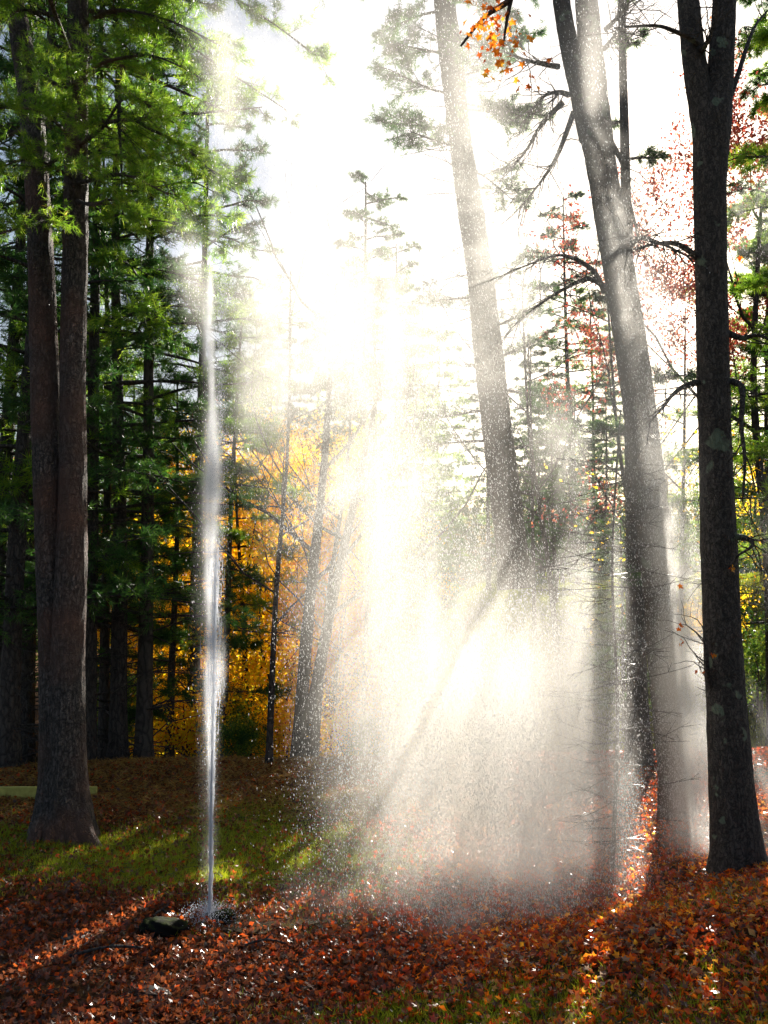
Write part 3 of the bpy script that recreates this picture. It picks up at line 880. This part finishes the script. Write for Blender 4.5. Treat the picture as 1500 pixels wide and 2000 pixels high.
# right side
put(pineD, 1241, 12.2, 'dark pine trunk behind glinting twigs, on the leafy rim between the maples', rz=4.4, s=1.15)
put(pineC, 1215, 17.0, 'dark green conifer behind the glinting twigs', rz=1.0, s=.5)
put(bare, 1045, 20.0, 'thin bare tree just right of the tall curving pine', rz=.3, s=.9)
put(bare, 1100, 17.0, 'crooked bare tree between the curving pine and the leaning maple', rz=4.6, s=1.1)
put(bare, 1287, 15.5, 'spindly bare tree just left of the sun', rz=5.1, s=1.05)
put(bare, 1322, 18.0, 'spindly bare tree under the sun glow', rz=2.9, s=1.0)
put(pineC, 1060, 31.0, 'round topped conifer behind the crooked bare tree', rz=2.6, s=.8)
put(pineC, 1130, 30.0, 'conifer half covered by the leaning maple', rz=4.0, s=.8)
put(pineB, 1650, 10.5, 'pine reaching golden green boughs in from the right picture edge', rz=1.5, s=.82)
put(pineB, 1500, 18.0, 'pine with flat boughs right of the dark forked maple', rz=3.0, s=.8)
put(green_t, 1490, 24.0, 'yellow green tree low behind the right picture edge', rz=3.9, s=.6)
put(maple, 1560, 27.0, 'orange yellow tree on the lawn at the right picture edge', rz=1.9, s=.75)
put(bush, 1475, 17.5, 'green shrub on the lawn right of the dark forked maple', 'shrub', rz=1.0, s=1.1)
put(bushy, 1400, 20.0, 'yellow shrub on the lawn behind the dark forked maple', 'shrub', rz=1.9, s=.8)
put(sapling, 1310, 12.0, 'thin sapling with a few orange leaves in the right strip of mist', s=.8)


# red oak bough behind the right maple
put(oak, 1500, 15.5, 'red leaved oak behind the top of the dark forked maple', rz=.8, s=1.0, sz=1.2)


# orange maple sprig at the top
base = at(1010, -400, 6.5)
br = empty('maple_tree', (4.2, 3.2, float(gh(4.2, 3.2))))
w = MB()
w.tube(catmull([(4.2, 3.2, .5), (4.1, 3.3, 3), (3.9, 3.6, 5), (3.6, 4.0, 7.5)], 20), np.linspace(.16, .08, 20), 14, .05)
Pb = catmull([(3.9, 3.7, 5.2), (3.0, 4.8, 6.3), at(1080, -60, 6.3), at(990, 5, 6.5), at(945, 35, 6.6), at(900, 90, 6.8)], 26)
w.tube(Pb, np.linspace(.05, .008, 26), 7)
Pc = catmull([at(1000, -10, 6.5), at(990, 40, 6.5), at(982, 95, 6.5)], 8)
w.tube(Pc, np.linspace(.02, .005, 8), 6)
into(w, br); w.build('trunk', M['maple_bark'], br, True)
c = MB()
c.leaves(np.concatenate([at(965, 60, 6.5) + RNG.normal(0, 1, (95, 3)) * [.10, .12, .13], at(1000, 100, 6.5) + RNG.normal(0, 1, (30, 3)) * [.1, .1, .15], at(985, -10, 6.5) + RNG.normal(0, 1, (40, 3)) * [.2, .1, .05]]), .062, kind='maple')
into(c, br); c.build('crown', M['orange'], br)
tag(br, 'maple sprig of bright orange leaves hanging in at the top of the picture', 'tree')

# glinting wet twigs between the leaning and forked maples
gl = empty('dead_sapling', (at(1195, 1600, 8.0)[0], 8.0, float(gh(at(1195, 1600, 8.0)[0], 8.0))))
w = MB()
Pg = catmull([at(1195, 1720, 8.0), at(1206, 1400, 8.1), at(1196, 1100, 8.0), at(1212, 800, 8.0)], 40)
w.tube(Pg, np.linspace(.022, .006, 40), 8)
tips = []
for k in range(150):
    i = RNG.integers(4, 38); p = Pg[i]
    az = RNG.choice([PI, 0], p=[.55, .45]) + RNG.normal(0, .6)
    d = norm([math.cos(az), math.sin(az) * .6, RNG.normal(.05, .28)])
    L = RNG.uniform(.12, .75)
    q = catmull([p, p + d * L * .5 + [0, 0, -.02], p + d * L + [0, 0, .05 * RNG.normal()]], 7)
    w.tube(q, np.linspace(.0045, .0016, 7), 4)
    tips.append(q)
    for _ in range(4):
        j = RNG.integers(2, 6)
        e = q[j] + norm(d + RNG.normal(0, .5, 3)) * RNG.uniform(.06, .2)
        w.sticks([q[j]], [e], .0028, .0015, 3)
        tips.append(np.linspace(q[j], e, 4))
into(w, gl); w.build('trunk', M['wet_twig'], gl, True)
tag(gl, 'dead sapling with wet glinting side twigs left of the forked maple', 'tree')
dropm, nt, out = newmat('water drops')
p = nt.nodes.new('ShaderNodeBsdfTranslucent'); p.inputs['Color'].default_value = (.95, .95, .95, 1)
g2 = nt.nodes.new('ShaderNodeBsdfDiffuse'); g2.inputs['Color'].default_value = (.85, .87, .9, 1)
mx = nt.nodes.new('ShaderNodeMixShader'); mx.inputs['Fac'].default_value = .1
nt.links.new(p.outputs[0], mx.inputs[1]); nt.links.new(g2.outputs[0], mx.inputs[2])
nt.links.new(mx.outputs[0], out.inputs['Surface'])


def drops(mb, pos, size, stretch, slant=0.0):
    """small closed eight sided drops, drawn out along their fall"""
    m_ = len(pos)
    s = (size * RNG.uniform(.5, 1.4, m_))[:, None, None]
    sh = np.array([[1, 0, 0], [0, 1, 0], [-1, 0, 0], [0, -1, 0], [0, 0, 1], [0, 0, -1.0]])
    st = RNG.uniform(1, stretch, m_)
    off = np.repeat(sh[None], m_, 0)
    off[:, :, 2] *= st[:, None]
    off[:, :, 0] += off[:, :, 2] * slant
    V = pos[:, None, :] + off * s
    f = np.array([[0, 1, 4], [1, 2, 4], [2, 3, 4], [3, 0, 4], [1, 0, 5], [2, 1, 5], [3, 2, 5], [0, 3, 5]])
    F = (f[None] + (np.arange(m_) * 6)[:, None, None]).reshape(-1, 3)
    mb.add(V, F)


c = MB(); T_ = np.concatenate(tips); T_ = T_[RNG.uniform(0, 1, len(T_)) < .5]
drops(c, T_ + [0, 0, -.005], .005, 1.5); into(c, gl)
o = c.build('water_drops', dropm, gl); o['kind'] = 'stuff'

# ------------------------------------------------------------------ rail, rocks, logs
rail = empty('board_rail', (at(60, 1600, 10.6)[0], 10.6, float(gh(at(60, 1600, 10.6)[0], 10.6))))


def box(mb, a, b, bev=.006):
    a = np.array(a, float); b = np.array(b, float)
    x0, y0, z0 = a; x1, y1, z1 = b
    vs = []
    for (xx, sx) in ((x0, 1), (x1, -1)):
        for (yy, sy) in ((y0, 1), (y1, -1)):
            for (zz, sz) in ((z0, 1), (z1, -1)):
                vs += [(xx, yy + sy * bev, zz + sz * bev), (xx + sx * bev, yy, zz + sz * bev), (xx + sx * bev, yy + sy * bev, zz)]
    import bmesh
    bm = bmesh.new()
    for v in vs: bm.verts.new(v)
    bmesh.ops.convex_hull(bm, input=bm.verts)
    bm.verts.ensure_lookup_table()
    bm.normal_update()
    V = np.array([v.co[:] for v in bm.verts]); idx = {v: i for i, v in enumerate(bm.verts)}
    F = np.array([[idx[v] for v in f.verts] for f in bm.faces if len(f.verts) == 3])
    mb.add(V, F); bm.free()


YB = 10.6
def bx(p0, p1, yy, th):
    a_ = at(p0[0], p0[1], yy); b_ = at(p1[0], p1[1], yy)
    lo = np.minimum(a_, b_); hi = np.maximum(a_, b_); lo[1] = yy; hi[1] = yy + th
    mb = MB(); box(mb, lo, hi); into(mb, rail); return mb
bx((-160, 1537), (188, 1564), YB, .04).build('rail', M['board'], rail)
bx((-160, 1579), (70, 1584), YB - .25, .26).build('seat', M['board'], rail)
for px in (-120, 20, 178):
    mb = MB(); X = at(px, 1550, YB + .05)[0]
    box(mb, (X - .045, YB + .043, float(gh(X, YB)) - .15), (X + .045, YB + .12, at(px, 1545, YB)[2])); into(mb, rail)
    mb.build('post', M['board'], rail)
rail.rotation_euler = (0, 0, 0)
tag(rail, 'low yellowish wooden board rail behind the twin trunked pine', 'rail')


def rock(name, px, py, Y, sx, sy, sz, mat, seed, label, cat='rock'):
    q = at(px, py, Y); zz = float(gh(q[0], Y))
    import bmesh
    bm = bmesh.new(); bmesh.ops.create_icosphere(bm, subdivisions=4, radius=1)
    V = np.array([v.co[:] for v in bm.verts])
    F = np.array([[v.index for v in f.verts] for f in bm.faces]); bm.free()
    nrm = V.copy()
    dsp = .16 * np.sin(V[:, 0] * 4 + seed) * np.cos(V[:, 1] * 3 + seed * 2) + .10 * np.sin(V[:, 2] * 9 + V[:, 0] * 7 + seed) + .05 * np.sin(V[:, 0] * 19 + V[:, 1] * 17 + seed) + RNG.normal(0, .012, len(V))
    V = V * (1 + dsp[:, None])
    V = np.sign(V) * np.abs(V) ** .85
    V = V * [sx, sy, sz] + [0, 0, sz * .35]
    mb = MB(); mb.add(V, F)
    o = mb.build(name, mat, None, True)
    o.location = (q[0], Y, zz)
    return tag(o, label, cat)


M['mossrock'] = None
m, nt, out = newmat('mossy rock')
p = nt.nodes.new('ShaderNodeBsdfPrincipled')
n1 = noise(nt, 14, 6, .7)
geo = nt.nodes.new('ShaderNodeNewGeometry'); sp = nt.nodes.new('ShaderNodeSeparateXYZ')
nt.links.new(geo.outputs['Normal'], sp.inputs[0])
ad = nt.nodes.new('ShaderNodeMath'); ad.operation = 'MULTIPLY'
nt.links.new(sp.outputs['Z'], ad.inputs[0]); nt.links.new(n1.outputs['Fac'], ad.inputs[1])
mr_ = ramp(nt, [(.34, (.010, .009, .008)), (.52, (.02, .028, .006)), (.72, (.07, .10, .01))], ad.outputs[0])
nt.links.new(mr_.outputs[0], p.inputs['Base Color']); p.inputs['Roughness'].default_value = .9; p.inputs['Specular IOR Level'].default_value = .08
b = nt.nodes.new('ShaderNodeBump'); b.inputs['Strength'].default_value = .8; b.inputs['Distance'].default_value = .02
nt.links.new(n1.outputs['Fac'], b.inputs['Height']); nt.links.new(b.outputs[0], p.inputs['Normal'])
nt.links.new(p.outputs[0], out.inputs['Surface'])
M['mossrock'] = m
YG = 7.0
rock('mossy_rock', 318, 1822, 6.75, .165, .11, .07, M['mossrock'], 1.0, 'dark mossy rock left of the foot of the water jet')
rock('mossy_rock', 436, 1806, 7.0, .10, .09, .045, M['mossrock'], 4.0, 'small green mossy mound touching the foot of the water jet')
rock('stone', 150, 1830, 6.6, .10, .07, .025, M['rock'], 6.0, 'flat dark stone among leaves left of the mossy rock')
rock('stone', 290, 1905, 5.7, .13, .06, .02, M['rock'], 2.0, 'flat dark stone half buried below the mossy rock')
for k, (a_, b_, r, lab) in enumerate((((135, 1870), (285, 1855), .012, 'long dark stick lying below the mossy rock'),
                                   ((300, 1792), (325, 1786), .012, 'short dark stick lying just above the mossy rock'),
                                   ((860, 1738), (915, 1734), .006, 'thin pale twig arching out of the leaves in the mist'),
                                   ((470, 1852), (560, 1845), .010, 'dark stick lying below the wet patch'))):
    def gp(px, py):
        Y = 6.5
        for _ in range(12):
            d = ray(px, py); X = d[0] * Y / d[1]
            Y = (float(gh(X, Y)) + .02 - EYE) / d[2] * d[1]
        return np.array([X, Y, float(gh(X, Y)) + .03])
    A_, B_ = gp(*a_), gp(*b_)
    st = empty('stick', tuple(A_))
    mb = MB(); mid = (A_ + B_) / 2 + [0, .04, .02]
    mb.tube(catmull([A_, mid, B_], 12), np.linspace(r, r * .5, 12), 8, bark=.1)
    mb.sticks([mid], [mid + [.06, .05, .04]], r * .5, r * .2, 5)
    into(mb, st); COL.objects.unlink(st); bpy.data.objects.remove(st)
    o = mb.build('stick', M['dark_bark'], None, True); o.location = tuple(A_)
    tag(o, lab, 'stick')

# wet patch (water)
pq = at(505, 1815, 6.8)
mb = MB(); k = 64; an = np.linspace(0, 2 * PI, k, endpoint=False)
rr_ = 1 + .22 * np.sin(an * 3 + 1) + .14 * np.sin(an * 7) + .08 * np.sin(an * 13 + 2)
X = pq[0] + .02 + rr_ * np.cos(an) * .34; Yy = 6.86 + rr_ * np.sin(an) * .16
mb.add(np.vstack([[pq[0], 6.86, float(gh(pq[0], 6.86)) + .026], np.stack([X, Yy, gh(X, Yy) + .024], -1)]), np.array([[0, 1 + i, 1 + (i + 1) % k] for i in range(k)]))
pud = mb.build('puddle_water', plain('puddle water', (.03, .03, .028), (.06, .055, .045), .08, 6, .12, .9), None, True)
tag(pud, kind='structure')

# house on the rise
M['roof'] = plain('roof shingles', (.10, .065, .085), (.16, .11, .14), .95, 8, .2, .05)
M['siding'] = plain('house siding', (.35, .33, .34), (.45, .43, .44), .7, 3, .1)
M['pane'] = plain('window pane', (.03, .035, .05), (.05, .06, .08), .1, 3, .0)


def house(px, Y, label, s=1.0):
    X = at(px, 1100, Y)[0]; z = float(gh(X, Y)) - .6
    h = empty('house', (X, Y, z))
    mb = MB(); box(mb, (-4 * s, -3 * s, 0), (4 * s, 3 * s, 2.2 * s)); h1 = mb.build('wall', M['siding'], h)
    mb = MB()
    V = [(-4.4 * s, -3.5 * s, 2.1 * s), (4.4 * s, -3.5 * s, 2.1 * s), (4.4 * s, 3.5 * s, 2.1 * s), (-4.4 * s, 3.5 * s, 2.1 * s), (-3.6 * s, 0, 3.9 * s), (3.6 * s, 0, 3.9 * s)]
    mb.add(V, [[0, 1, 5, 4], [2, 3, 4, 5], [3, 2, 1, 0]]); mb.add(V, [[1, 2, 5], [3, 0, 4]])
    mb.build('roof', M['roof'], h)
    for x in (-2.6, -.2, 2.4):
        mb = MB(); box(mb, ((x - .5) * s, -3.03 * s, .8 * s), ((x + .5) * s, -2.97 * s, 1.9 * s)); mb.build('window', M['pane'], h)
    return tag(h, label, 'house')


house(1140, 46, 'low house with mauve roof on the rise behind the bare trees', .45)
house(1500, 50, 'grey house behind the trees at the right picture edge', .7)

# distant woods
dw = MB()
ths = RNG.uniform(-.62, .62, 900)
Yd = RNG.uniform(60, 105, 900)
hx = ths * Yd
hh = 4 + 2.2 * np.sin(hx * .21) + 1.6 * np.sin(hx * .47 + 1) + RNG.uniform(-1, 2.0, 900)
hh = hh + 4.5 * smooth((-hx / Yd - .05) / .25) + 2.5 * smooth((hx / Yd - .2) / .2)
pts = []; rr_ = []
for X, Yy, h_ in zip(hx, Yd, hh):
    nn_ = 130
    q = RNG.normal(0, 1, (nn_, 3)) * [1.5, 1.5, .30 * h_] + [X, Yy, h_ * .5]
    q[:, 2] += float(gh(X, Yy)); pts.append(q); rr_.append(np.full(nn_, np.clip(RNG.beta(1.2, 2.2) + .0, 0, 1)) + RNG.uniform(-.08, .08, nn_))
dw.leaves(np.concatenate(pts), .42, rnd=np.clip(np.concatenate(rr_), 0, 1))
M['far_leaf'] = leaf_mat('far foliage', [(0, (.03, .06, .02)), (.35, (.06, .1, .025)), (.6, (.16, .16, .03)), (.8, (.35, .2, .04)), (1, (.3, .1, .04))], .5, .7, .2, 1.2)
tag(dw.build('distant_woods', M['far_leaf']), 'far autumn woods closing the horizon', 'woods', kind='stuff')

# ------------------------------------------------------------------ geyser jet, mist, falling drops
watm, nt, out = newmat('spouting water')
t1 = nt.nodes.new('ShaderNodeBsdfTranslucent'); t1.inputs['Color'].default_value = (.93, .95, 1, 1)
d1 = nt.nodes.new('ShaderNodeBsdfDiffuse'); d1.inputs['Color'].default_value = (.8, .86, .95, 1)
tr = nt.nodes.new('ShaderNodeBsdfTransparent')
m1 = nt.nodes.new('ShaderNodeMixShader'); m1.inputs['Fac'].default_value = .4
m2 = nt.nodes.new('ShaderNodeMixShader'); m2.inputs['Fac'].default_value = .45
nt.links.new(t1.outputs[0], m1.inputs[1]); nt.links.new(d1.outputs[0], m1.inputs[2])
nt.links.new(m1.outputs[0], m2.inputs[1]); nt.links.new(tr.outputs[0], m2.inputs[2])
nt.links.new(m2.outputs[0], out.inputs['Surface'])
g0 = at(409, 1803, YG); gz = float(gh(g0[0], YG))
jet = empty('geyser', (g0[0], YG, gz))
HJ = at(412, 540, YG)[2] - gz


JT = np.array([(1803, 3.0), (1700, 3.5), (1600, 5), (1500, 6.5), (1420, 9), (1330, 19), (1260, 20), (1200, 9), (1120, 14), (1050, 15), (1000, 20), (940, 27), (880, 24), (820, 14), (760, 9), (700, 12), (650, 15), (600, 11), (560, 6), (530, 2)], float)
JH = np.array([at(410, q, YG)[2] - gz for q in JT[:, 0]])


def jet_w(h):   # half width of the column at height h (m)
    return np.interp(h, JH, JT[:, 1]) * YG / FPX * .62


hs = np.linspace(-.03, HJ * .25, 90)
core = MB()
P = np.stack([.006 * np.sin(hs * 5) + .004 * hs, .006 * np.cos(hs * 4), hs], -1)
core.tube(P, (.013 + .006 * np.sin(hs * 21) * .4 + .004 * np.sin(hs * 47)) * (1 - .93 * smooth((hs / HJ - .08) / .3)), 14, bark=.1, seed=3)
core.build('jet_core', watm, jet, True)
# filaments of water rising round the core
fb = MB()
n = 1800
h = HJ * .55 * RNG.uniform(0, 1, n)
wd = jet_w(h)
ang = RNG.uniform(0, 2 * PI, n); rad = wd * np.abs(RNG.normal(0, .75, n))
p0 = np.stack([rad * np.cos(ang) + .001 * h, rad * np.sin(ang), h], -1)
L = RNG.uniform(.03, .16, n)
p1 = p0 + np.stack([RNG.normal(0, .05, n) * L, RNG.normal(0, .05, n) * L, L], -1)
fb.sticks(p0, p1, RNG.uniform(.0008, .0019, n), .0005, 4)
fb.build('water_filaments', watm, jet)
sp_ = MB()
n = 16000
h = HJ * 1.02 * RNG.uniform(0.05, 1, n) ** .8
wd = jet_w(h) * .75 + .004 + .014 * h / HJ
h = h[RNG.uniform(0, 1, n) < .08 + wd / wd.max()]; wd = jet_w(h) * .75 + .004 + .014 * h / HJ; n = len(h)
pos = np.stack([RNG.normal(0, 1, n) * wd * .75 + .02 * smooth(h / HJ), RNG.normal(0, 1, n) * wd * .75, h], -1)
drops(sp_, pos, .0014, 5)
n = 2600; a_ = RNG.uniform(0, 2 * PI, n); r_ = np.abs(RNG.normal(0, .13, n)); hz = np.abs(RNG.normal(0, .07, n)) * np.exp(-r_ * 4) + .01
drops(sp_, np.stack([r_ * np.cos(a_), r_ * np.sin(a_), hz], -1), .0026, 2)
o = sp_.build('spray', watm, jet); o['kind'] = 'stuff'
mb = MB()
mb.tube(np.array([(0, 0, -.12), (0, 0, .02), (0, 0, .045)]), [.034, .034, .030], 18)
mb.build('vent', M['rock'], jet, True)
tag(jet, 'geyser jet of white water shooting up from the leafy ground', 'geyser')

# mist: (px, py, Y, rx px, ry px, rY m, optical depth, lean)
BL = [
    (620, 60, 8.2, 170, 130, 1.2, .3, 0),
    (560, 230, 8.2, 130, 170, 1.1, .3, 0),
    (436, 130, 7.6, 26, 110, .5, .5, 0),
    (800, 120, 8.4, 120, 150, 1.2, .12, 0),
    (930, 220, 8.2, 85, 260, .9, .34, 0),
    (910, 350, 8.2, 60, 120, .8, .15, 0),
    (515, 640, 7.9, 50, 120, .7, .75, 0),
    (528, 800, 7.9, 50, 110, .7, .75, 0),
    (740, 610, 8.2, 190, 150, 1.0, .62, 0),
    (800, 740, 8.2, 120, 140, 1.0, .2, 0),
    (690, 940, 8.2, 120, 200, 1.0, .5, 0),
    (850, 960, 8.2, 130, 150, 1.0, .28, 0),
    (620, 650, 8.2, 90, 230, 1.0, .4, 0),
    (715, 1250, 8.2, 95, 260, .9, .4, 0),
    (985, 620, 8.3, 90, 200, .8, .4, 0),
    (1105, 870, 8.3, 60, 100, .8, .6, 0),
    (960, 1370, 8.0, 155, 220, .7, .5, 0),
    (995, 1560, 7.9, 150, 200, .7, 1.15, 0),
    (840, 1450, 8.2, 130, 280, .9, .5, 0),
    (1130, 1500, 8.3, 50, 280, .7, .8, 0),
    (1170, 1180, 8.3, 40, 160, .7, .35, 0),
    (950, 1770, 7.6, 210, 60, .7, 1.3, 0),
    (900, 1815, 7.0, 170, 32, .4, .8, 0),
    (1222, 640, 6.9, 50, 170, .6, .6, .1),
    (1250, 860, 6.9, 50, 150, .6, .6, .1),
    (1200, 440, 6.9, 35, 60, .6, .55, .1),
    (1140, 180, 6.9, 60, 170, .7, .5, 0),
    (1300, 1020, 8.2, 36, 160, .25, .5, .05),
    (1332, 1280, 8.2, 38, 190, .25, .75, .05),
    (1350, 1540, 8.2, 36, 200, .3, 1.4, .02),
    (1330, 1120, 8.3, 40, 400, .25, .2, .05),
    (1500, 420, 7.4, 50, 55, .5, .5, 0),
    (1505, 1560, 7.3, 16, 140, .4, .5, 0),
    (1510, 1080, 7.4, 24, 120, .5, .2, 0),
    (432, 200, 7.3, 24, 130, .4, .3, 0),
    (376, 540, 7.5, 22, 90, .5, .38, .06),
    (410, 1000, 7.1, 26, 260, .3, .12, 0),
    (409, 1500, 7.1, 10, 160, .2, .15, 0),
]
W3 = []
for (px, py, Y, rx, ry, rY, tau, lean) in BL:
    c_ = at(px, py, Y); k = Y / FPX
    W3.append((c_, rx * k, rY, ry * k, (.8 if py < 1050 else 1.25) * tau / (rY * math.sqrt(PI)), lean))


def dens(P):
    s = np.zeros(len(P))
    for c_, a_, b_, h_, am, ln in W3:
        z = P[:, 2] - c_[2]
        s += am * np.exp(-(((P[:, 0] - c_[0] + ln * z) / a_) ** 2 + ((P[:, 1] - c_[1]) / b_) ** 2 + (z / h_) ** 2))
    return s


def gaussian_volume(name, LO, HI, RES, blobs, warp, streak, slo, shi, material, parent=None, small=.13):
    """a cloud whose density is a sum of soft lobes broken up by noise, evaluated on a grid by geometry nodes"""
    ng = bpy.data.node_groups.new(name, 'GeometryNodeTree')
    ng.interface.new_socket('Geometry', in_out='INPUT', socket_type='NodeSocketGeometry')
    ng.interface.new_socket('Geometry', in_out='OUTPUT', socket_type='NodeSocketGeometry')
    go = ng.nodes.new('NodeGroupOutput')
    vc = ng.nodes.new('GeometryNodeVolumeCube')
    vc.inputs['Min'].default_value = LO; vc.inputs['Max'].default_value = HI
    for nm, v_ in zip(('Resolution X', 'Resolution Y', 'Resolution Z'), RES):
        vc.inputs[nm].default_value = v_
    posn = ng.nodes.new('GeometryNodeInputPosition')

    def gm(op, a_, b_=None, c2=None):
        n_ = ng.nodes.new('ShaderNodeMath'); n_.operation = op
        for i_, s_ in enumerate((a_, b_, c2)):
            if s_ is None: continue
            if isinstance(s_, (int, float)): n_.inputs[i_].default_value = s_
            else: ng.links.new(s_, n_.inputs[i_])
        return n_.outputs[0]

    def vm(op, a_, b_):
        n_ = ng.nodes.new('ShaderNodeVectorMath'); n_.operation = op
        ng.links.new(a_, n_.inputs[0]); n_.inputs[1].default_value = b_
        return n_
    wv = ng.nodes.new('ShaderNodeTexNoise'); wv.inputs['Scale'].default_value = 1.3; wv.inputs['Detail'].default_value = 3
    ng.links.new(posn.outputs[0], wv.inputs['Vector'])
    wm = vm('MULTIPLY_ADD', vm('SUBTRACT', wv.outputs['Color'], (.5, .5, .5)).outputs[0], warp)
    ng.links.new(posn.outputs[0], wm.inputs[2])
    acc = None
    for c_, a_, b_, h_, am, ln in blobs:
        v_ = vm('SUBTRACT', posn.outputs[0] if a_ < small else wm.outputs[0], c_).outputs[0]
        if ln:
            sp1 = ng.nodes.new('ShaderNodeSeparateXYZ'); ng.links.new(v_, sp1.inputs[0])
            cb = ng.nodes.new('ShaderNodeCombineXYZ')
            ng.links.new(gm('MULTIPLY_ADD', sp1.outputs[2], ln, sp1.outputs[0]), cb.inputs[0])
            ng.links.new(sp1.outputs[1], cb.inputs[1]); ng.links.new(sp1.outputs[2], cb.inputs[2]); v_ = cb.outputs[0]
        s2 = vm('MULTIPLY', v_, (1 / a_, 1 / b_, 1 / h_))
        s3 = ng.nodes.new('ShaderNodeVectorMath'); s3.operation = 'DOT_PRODUCT'
        ng.links.new(s2.outputs[0], s3.inputs[0]); ng.links.new(s2.outputs[0], s3.inputs[1])
        ex = gm('EXPONENT', gm('MULTIPLY', s3.outputs['Value'], -1.0))
        acc = gm('MULTIPLY', ex, float(am)) if acc is None else gm('MULTIPLY_ADD', ex, float(am), acc)
    st = ng.nodes.new('ShaderNodeTexNoise'); st.inputs['Scale'].default_value = 1; st.inputs['Detail'].default_value = 3
    ng.links.new(vm('MULTIPLY', posn.outputs[0], streak).outputs[0], st.inputs['Vector'])
    mpr = ng.nodes.new('ShaderNodeMapRange')
    for i_, v_ in enumerate((.32, .68, slo, shi)): mpr.inputs[i_ + 1].default_value = v_
    ng.links.new(st.outputs['Fac'], mpr.inputs[0])
    d_ = gm('MAXIMUM', gm('SUBTRACT', gm('MULTIPLY', acc, mpr.outputs[0]), .012), 0.0)
    ng.links.new(d_, vc.inputs['Density'])
    sm = ng.nodes.new('GeometryNodeSetMaterial')
    sm.inputs['Material'].default_value = material
    ng.links.new(vc.outputs[0], sm.inputs['Geometry'])
    ng.links.new(sm.outputs[0], go.inputs[0])
    vol = bpy.data.volumes.new(name)
    o = bpy.data.objects.new(name, vol)
    COL.objects.link(o)
    vol.materials.append(material)
    md = o.modifiers.new(name, 'NODES'); md.node_group = ng
    if parent is not None: o.parent = parent
    return o


def vol_mat(name, g, col):
    m_, nt, out = newmat(name)
    pv = nt.nodes.new('ShaderNodeVolumePrincipled')
    pv.inputs['Color'].default_value = (*col, 1)
    pv.inputs['Density'].default_value = 1.0
    pv.inputs['Anisotropy'].default_value = g
    pv.inputs['Density Attribute'].default_value = 'density'
    nt.links.new(pv.outputs[0], out.inputs['Volume'])
    return m_


vo_ = gaussian_volume('mist', np.array([-3.2, 5.2, -.4]), np.array([4.4, 11.0, 8.6]), (190, 70, 170), W3, (.45, .5, .7), (6, 3, .9), .4, 2.0, vol_mat('mist', .32, (.995, .97, .92)))
tag(vo_, 'pale mist drifting and falling right of the water jet', 'mist', kind='stuff')

# the soft white water round the jet, rising in pulses
kk = YG / FPX
JB = []
for (dx, py, rx, ry, am) in ((0, 590, 9, 45, 14), (-6, 640, 15, 60, 5), (2, 690, 11, 40, 9), (4, 760, 9, 50, 9), (4, 850, 17, 55, 7), (6, 930, 22, 50, 7), (0, 980, 22, 60, 5), (2, 1060, 15, 55, 8),
                             (-2, 1130, 12, 50, 8), (0, 1200, 8, 50, 7), (0, 1300, 13, 55, 8), (20, 1290, 16, 50, 3), (0, 1370, 12, 50, 6), (0, 1450, 8, 60, 8), (1, 1540, 7, 60, 9), (1, 1630, 5, 60, 12), (1, 1710, 4, 50, 16), (2, 1000, 30, 300, .3), (10, 470, 20, 110, .35)):
    JB.append((at(410 + dx, py, YG) - np.array(jet.location), rx * kk * .52, rx * kk * .52, ry * kk, am * 3.6, 0))
jv = gaussian_volume('soft_spray', np.array([-.32, -.26, 0]), np.array([.34, .26, 6.4]), (66, 52, 330), JB, (.03, .03, .1), (30, 30, 1.6), .35, 1.8, vol_mat('soft spray', .4, (.97, .98, 1.0)), jet, .0)
jv['kind'] = 'stuff'

# falling drops
N = 420000
mass = np.array([am * a_ * b_ * h_ * (1.8 if c_[2] < 3.6 else .8) for c_, a_, b_, h_, am, ln in W3])
which = RNG.choice(len(W3), N, p=mass / mass.sum())
Cc = np.array([q[0] for q in W3])[which]
Sg = np.array([(q[1], q[2], q[3]) for q in W3])[which] / math.sqrt(2)
Lq = np.array([q[5] for q in W3])[which]
off = RNG.normal(0, 1, (N, 3)) * Sg
off[:, 0] -= Lq * off[:, 2]
Pq = Cc + off
streak = .5 + .5 * np.sin(Pq[:, 0] * 11 + 1.5 * np.sin(Pq[:, 2] * .8)) * np.sin(Pq[:, 0] * 4.3 + 2)
Pq = Pq[RNG.uniform(0, 1, N) < .45 + .55 * streak]
Pq = Pq[Pq[:, 2] > gh(Pq[:, 0], Pq[:, 1]) + .01]
Pq = Pq[~((Pq[:, 0] > .352 * Pq[:, 1]) & (Pq[:, 1] < 7.6) & (Pq[:, 2] < 4.5))]
mb = MB(); drops(mb, Pq, .0021, 5, slant=-.10)
tag(mb.build('falling_drops', dropm), 'countless backlit water drops falling inside the mist', 'drops', kind='stuff')
print('drops', len(Pq))
